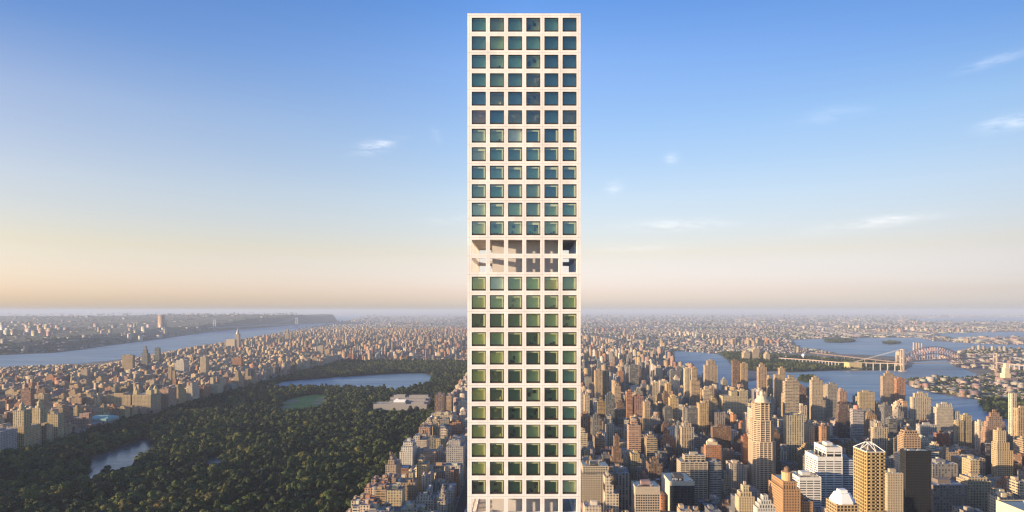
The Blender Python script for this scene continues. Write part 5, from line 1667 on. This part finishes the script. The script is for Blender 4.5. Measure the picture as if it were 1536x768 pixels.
# ------------------------------------------------------------------ trees
def crown_mesh(seed, name='crown', wide=1.0, high=1.0):
    r = np.random.default_rng(seed)
    vs, fs = [], []
    cl = [(0, 0, 14.5, 4.0)]
    for q in range(10):
        a = q * 2.4 + r.uniform(-.4, .4); rad = r.uniform(3.2, 5.8)
        cl.append((rad * math.cos(a), rad * math.sin(a), r.uniform(7.5, 13.5) - .25 * rad, r.uniform(2.4, 3.7)))
    for cx_, cy_, cz, cr in cl:
        for _ in range(int(9.5 * cr * cr)):
            d = r.normal(size=3); d /= np.linalg.norm(d)
            if d[2] < -.4: d[2] *= -1
            rr = cr * r.uniform(.80, 1.06)
            p = np.array([cx_, cy_, cz]) + d * rr * np.array([1, 1, .85])
            nrm_ = d + r.normal(size=3) * .33; nrm_ /= np.linalg.norm(nrm_)
            t = np.cross(nrm_, [.3, .5, .8]); t /= np.linalg.norm(t); b_ = np.cross(nrm_, t)
            s = r.uniform(.5, .95)
            i0 = len(vs)
            for su, sv in ((-1, -.7), (1, -.5), (.8, .8), (-.7, .9)):
                vs.append(tuple(p + t * su * s + b_ * sv * s))
            fs.append((i0, i0 + 1, i0 + 2, i0 + 3))
    vs = [(v[0] * wide, v[1] * wide, 4 + (v[2] - 4) * high) for v in vs]
    me = bpy.data.meshes.new(name)
    me.from_pydata(vs, [], fs)
    return me


def trunk_mesh(seed):
    r = random.Random(seed)
    b = MB()
    b.cyl(0, 0, .55, 0, 4, 7, .4); b.cyl(0, 0, .4, 4, 11, 7, .16)
    for q in range(5):
        a = q * 1.26 + r.uniform(-.3, .3); z = r.uniform(4, 8)
        b.bar((0, 0, z), (3.6 * math.cos(a), 3.6 * math.sin(a), z + r.uniform(2.5, 5)), .28)
    return mesh_of(b, 'trunk', [M['trunk']])


crowns = [crown_mesh(50 + q, 'crown', wd_, hg_) for q, (wd_, hg_) in enumerate(((1, 1), (1.3, .85), (.75, 1.25), (1.1, 1.1), (1.45, 1.0)))]
for m_ in crowns: m_.materials.append(M['leaf_obj'])
trunks = [trunk_mesh(q) for q in range(3)]
TR = np.random.default_rng(3)
step = 15.0
gx, gy = np.meshgrid(np.arange(-1134, -266, step), np.arange(880, 4040, step))
tx = (gx + TR.uniform(-7, 7, gx.shape)).ravel(); ty = (gy + TR.uniform(-7, 7, gx.shape)).ravel()
ok = (VPX + F * tx / ty > -14) & (HY + F * (H - 22) / ty < 775)
for pl, gr in ((RES, 5), (LAKE, 3), (POND, 3), (LAWN, 2), (MEADOW2, 0)):
    for a in range(8):
        ok &= ~inpoly(pl, tx + gr * math.cos(a * .785), ty + gr * math.sin(a * .785))
for h in HERO:
    ok &= ~((tx > h['X0'] - 7) & (tx < h['X1'] + 7) & (ty > h['Y0'] - (45 if h['key'] == 'the park museum' else 7)) & (ty < h['Y1'] + 7))
# winding drives and small clearings keep gaps in the canopy
drive1 = np.abs(tx - (-440 + 90 * np.sin(ty / 210) + 40 * np.sin(ty / 77))) < 6
drive2 = np.abs(tx - (-960 + 70 * np.sin(ty / 260 + 1) + 30 * np.sin(ty / 90))) < 6
drive3 = np.abs(ty - (1750 + 60 * np.sin(tx / 120))) < 6
ok &= ~(drive1 | drive2 | drive3)
ok &= TR.uniform(size=tx.shape) > .05
tx, ty = tx[ok], ty[ok]
ordr = np.argsort(ty); tx, ty = tx[ordr], ty[ordr]
TONES = [('dark green', (.014, .028, .011)), ('deep green', (.026, .046, .014)), ('mid green', (.054, .080, .021)), ('olive green', (.112, .138, .032)), ('sunlit yellow', (.158, .146, .036))]  # leaf tones with light put in, from shaded dark to sunlit yellow
fld = np.sin(tx * .021 + 1.3) + np.sin(ty * .017 + tx * .006) + np.sin(tx * .05 - ty * .031) * .6
proto = {}
ni = 0
stuff_pts = []
for i in range(len(tx)):
    px = VPX + F * tx[i] / ty[i]; py = HY + F * (H - 14) / ty[i]
    sc = float(TR.uniform(.85, 1.4) + .35 * (TR.uniform() < .2))
    if ni < 300 and py < 770 and px > -4:
        tn = int(np.clip((fld[i] + 1.9) / 3.8 * 4.4 + TR.normal() * .7, 0, 4))
        ar = 'at the left corner below the lake' if px < 130 else ('below the lake along the bottom edge' if px < 280 else ('in the bottom middle of the park' if px < 420 else 'near the cream blocks at the park edge'))
        name = 'broadleaf_tree'
        t = thing(name, '%s broadleaf tree %s' % (TONES[tn][0], ar), 'tree', (float(tx[i]), float(ty[i]), .1), '%s trees %s' % (TONES[tn][0], ar))
        t.scale = (sc, sc, sc * float(TR.uniform(.85, 1.15)))
        t.rotation_euler = (0, 0, float(TR.uniform(0, 6.28)))
        c = bpy.data.objects.new('crown', crowns[i % 5]); COL.objects.link(c); c.parent = t
        c.color = (*[v * float(TR.uniform(.85, 1.15)) for v in TONES[tn][1]], 1)
        k = bpy.data.objects.new('trunk', trunks[i % 3]); COL.objects.link(k); k.parent = t
        proto.setdefault(i % 5, c)
        ni += 1
    else:
        stuff_pts.append((tx[i], ty[i], .1, sc))


def woods(name, P4, label):
    me = bpy.data.meshes.new(name)
    P4 = np.array(P4, float)
    me.vertices.add(len(P4)); me.vertices.foreach_set('co', P4[:, :3].reshape(-1))
    a = me.attributes.new('size', 'FLOAT', 'POINT'); a.data.foreach_set('value', P4[:, 3])
    me.update()
    o = bpy.data.objects.new(name, me); COL.objects.link(o)
    tag(o, label, None, None, 'stuff')
    g = bpy.data.node_groups.new(name, 'GeometryNodeTree')
    g.interface.new_socket('Geometry', in_out='INPUT', socket_type='NodeSocketGeometry')
    g.interface.new_socket('Geometry', in_out='OUTPUT', socket_type='NodeSocketGeometry')
    gi, go = g.nodes.new('NodeGroupInput'), g.nodes.new('NodeGroupOutput')
    jn = g.nodes.new('GeometryNodeJoinGeometry')
    for k in proto.values():
        oi = g.nodes.new('GeometryNodeObjectInfo')
        oi.inputs['Object'].default_value = k
        oi.inputs['As Instance'].default_value = True
        g.links.new(oi.outputs['Geometry'], jn.inputs[0])
    ip = g.nodes.new('GeometryNodeInstanceOnPoints')
    ip.inputs['Pick Instance'].default_value = True
    g.links.new(gi.outputs[0], ip.inputs['Points'])
    g.links.new(jn.outputs[0], ip.inputs['Instance'])
    rv = g.nodes.new('FunctionNodeRandomValue'); rv.data_type = 'INT'
    rv.inputs['Min'].default_value = 0; rv.inputs['Max'].default_value = len(proto) - 1
    for s_ in rv.inputs:
        if s_.name == 'Max' and s_.type == 'INT': s_.default_value = len(proto) - 1
        if s_.name == 'Min' and s_.type == 'INT': s_.default_value = 0
    g.links.new([s_ for s_ in rv.outputs if s_.type == 'INT'][0], ip.inputs['Instance Index'])
    rr = g.nodes.new('FunctionNodeRandomValue'); rr.data_type = 'FLOAT_VECTOR'
    v3 = [s_ for s_ in rr.inputs if s_.type == 'VECTOR']
    v3[0].default_value = (0, 0, 0); v3[1].default_value = (.12, .12, 6.28)
    g.links.new([s_ for s_ in rr.outputs if s_.type == 'VECTOR'][0], ip.inputs['Rotation'])
    na = g.nodes.new('GeometryNodeInputNamedAttribute'); na.data_type = 'FLOAT'; na.inputs[0].default_value = 'size'
    g.links.new([s_ for s_ in na.outputs if s_.type == 'VALUE'][0], ip.inputs['Scale'])
    sm = g.nodes.new('GeometryNodeSetMaterial')
    sm.inputs['Material'].default_value = M['leaf']
    g.links.new(ip.outputs[0], sm.inputs['Geometry'])
    g.links.new(sm.outputs[0], go.inputs[0])
    md = o.modifiers.new('trees', 'NODES'); md.node_group = g
    me.materials.append(M['leaf'])
    return o


woods('park_woodland', stuff_pts, 'dense green tree canopy filling the great park beyond its nearest trees')


def fill(poly, step_, sc, n_skip=0.0, z=.5):
    xs_ = [p[0] for p in poly]; ys_ = [p[1] for p in poly]
    gx, gy = np.meshgrid(np.arange(max(-7000, min(xs_)), min(7000, max(xs_)), step_), np.arange(min(ys_), max(ys_), step_))
    x = (gx + TR.uniform(-.45, .45, gx.shape) * step_).ravel(); y = (gy + TR.uniform(-.45, .45, gx.shape) * step_).ravel()
    m = inpoly(poly, x, y) & (TR.uniform(size=x.shape) > n_skip) & (VPX + F * x / y < 1560)
    for pl in WATER[1:4]:
        if poly not in (ISLE_W, ISLE_A, ISLE_B, ISLE_C): m &= ~inpoly(pl, x, y)
    for h in HERO:
        m &= ~((x > h['X0'] - 6) & (x < h['X1'] + 6) & (y > h['Y0'] - 6) & (y < h['Y1'] + 6))
    return [(a, b, z, float(TR.uniform(*sc))) for a, b in zip(x[m], y[m])]


ip_ = fill(ISLE_W, 13, (.7, 1.2), 0, 1.4) + fill(ISLE_C, 15, (.7, 1.1), 0, 1.4) + fill(ISLE_A, 26, (.9, 1.5), 0, 1.4) + fill(ISLE_B, 24, (.9, 1.5), 0, 1.4) + fill(WARDS, 19, (.8, 1.3), .25, .3)
woods('island_woodland', ip_, 'dark green trees covering the river islands')
sp_ = []
for gx_, gy_, ga, gb2 in GREENS:
    sp_ += fill([(gx_ - ga, gy_ - gb2), (gx_ + ga, gy_ - gb2), (gx_ + ga, gy_ + gb2), (gx_ - ga, gy_ + gb2)], 15, (.6, 1.1), .1, 0)
sp_ += fill(ASTORIA, 20, (.6, 1.0), .35, 0)
# scattered street trees and far green patches
for _ in range(7000):
    px, py = TR.uniform(440, 1560), TR.uniform(474, 532)
    x, y = gp(px, py)
    if any(inpoly(pl, [x], [y])[0] for pl in WATER): continue
    if np.sin(x * .0021) + np.sin(y * .0017 + 1) + TR.normal() * .5 > .3:
        sp_.append((x, y, 0, float(TR.uniform(.8, 1.3) * max(1, y / 6500))))
woods('shore_trees', sp_, 'scattered street and shore trees among the far low blocks')
nj_ = []
for _ in range(9000):
    px, py = TR.uniform(-40, 446), TR.uniform(470, 532)
    y = F * 260 / (py - HY + 4); x = (px - VPX) * y / F
    if nj(np.array([x]), np.array([y]))[0] and y < 17000:
        nj_.append((x, y, hill_z(x, y) - 2, float(TR.uniform(.6, 1.0) * max(1, y / 8000))))
woods('hillside_woodland', nj_, 'hazy dark woods along the slopes across the wide river')

# ------------------------------------------------------------------ haze
HAZE_DENSITY = 3.8e-5
hb = MB(); hb.box(-45000, 45000, -3000, 62000, -4, 408)
hm = bpy.data.materials.new('haze_air'); hm.use_nodes = True
ht = hm.node_tree
ht.nodes.remove(ht.nodes['Principled BSDF'])
pv = N(ht, 'ShaderNodeVolumePrincipled')
pv.inputs['Density'].default_value = HAZE_DENSITY
pv.inputs['Color'].default_value = (.56, .67, .88, 1)
pv.inputs['Anisotropy'].default_value = 0.0
ht.links.new(pv.outputs[0], ht.nodes['Material Output'].inputs['Volume'])
tag(hb.build('haze', hm), 'pale blue evening haze over the whole city', kind='stuff')
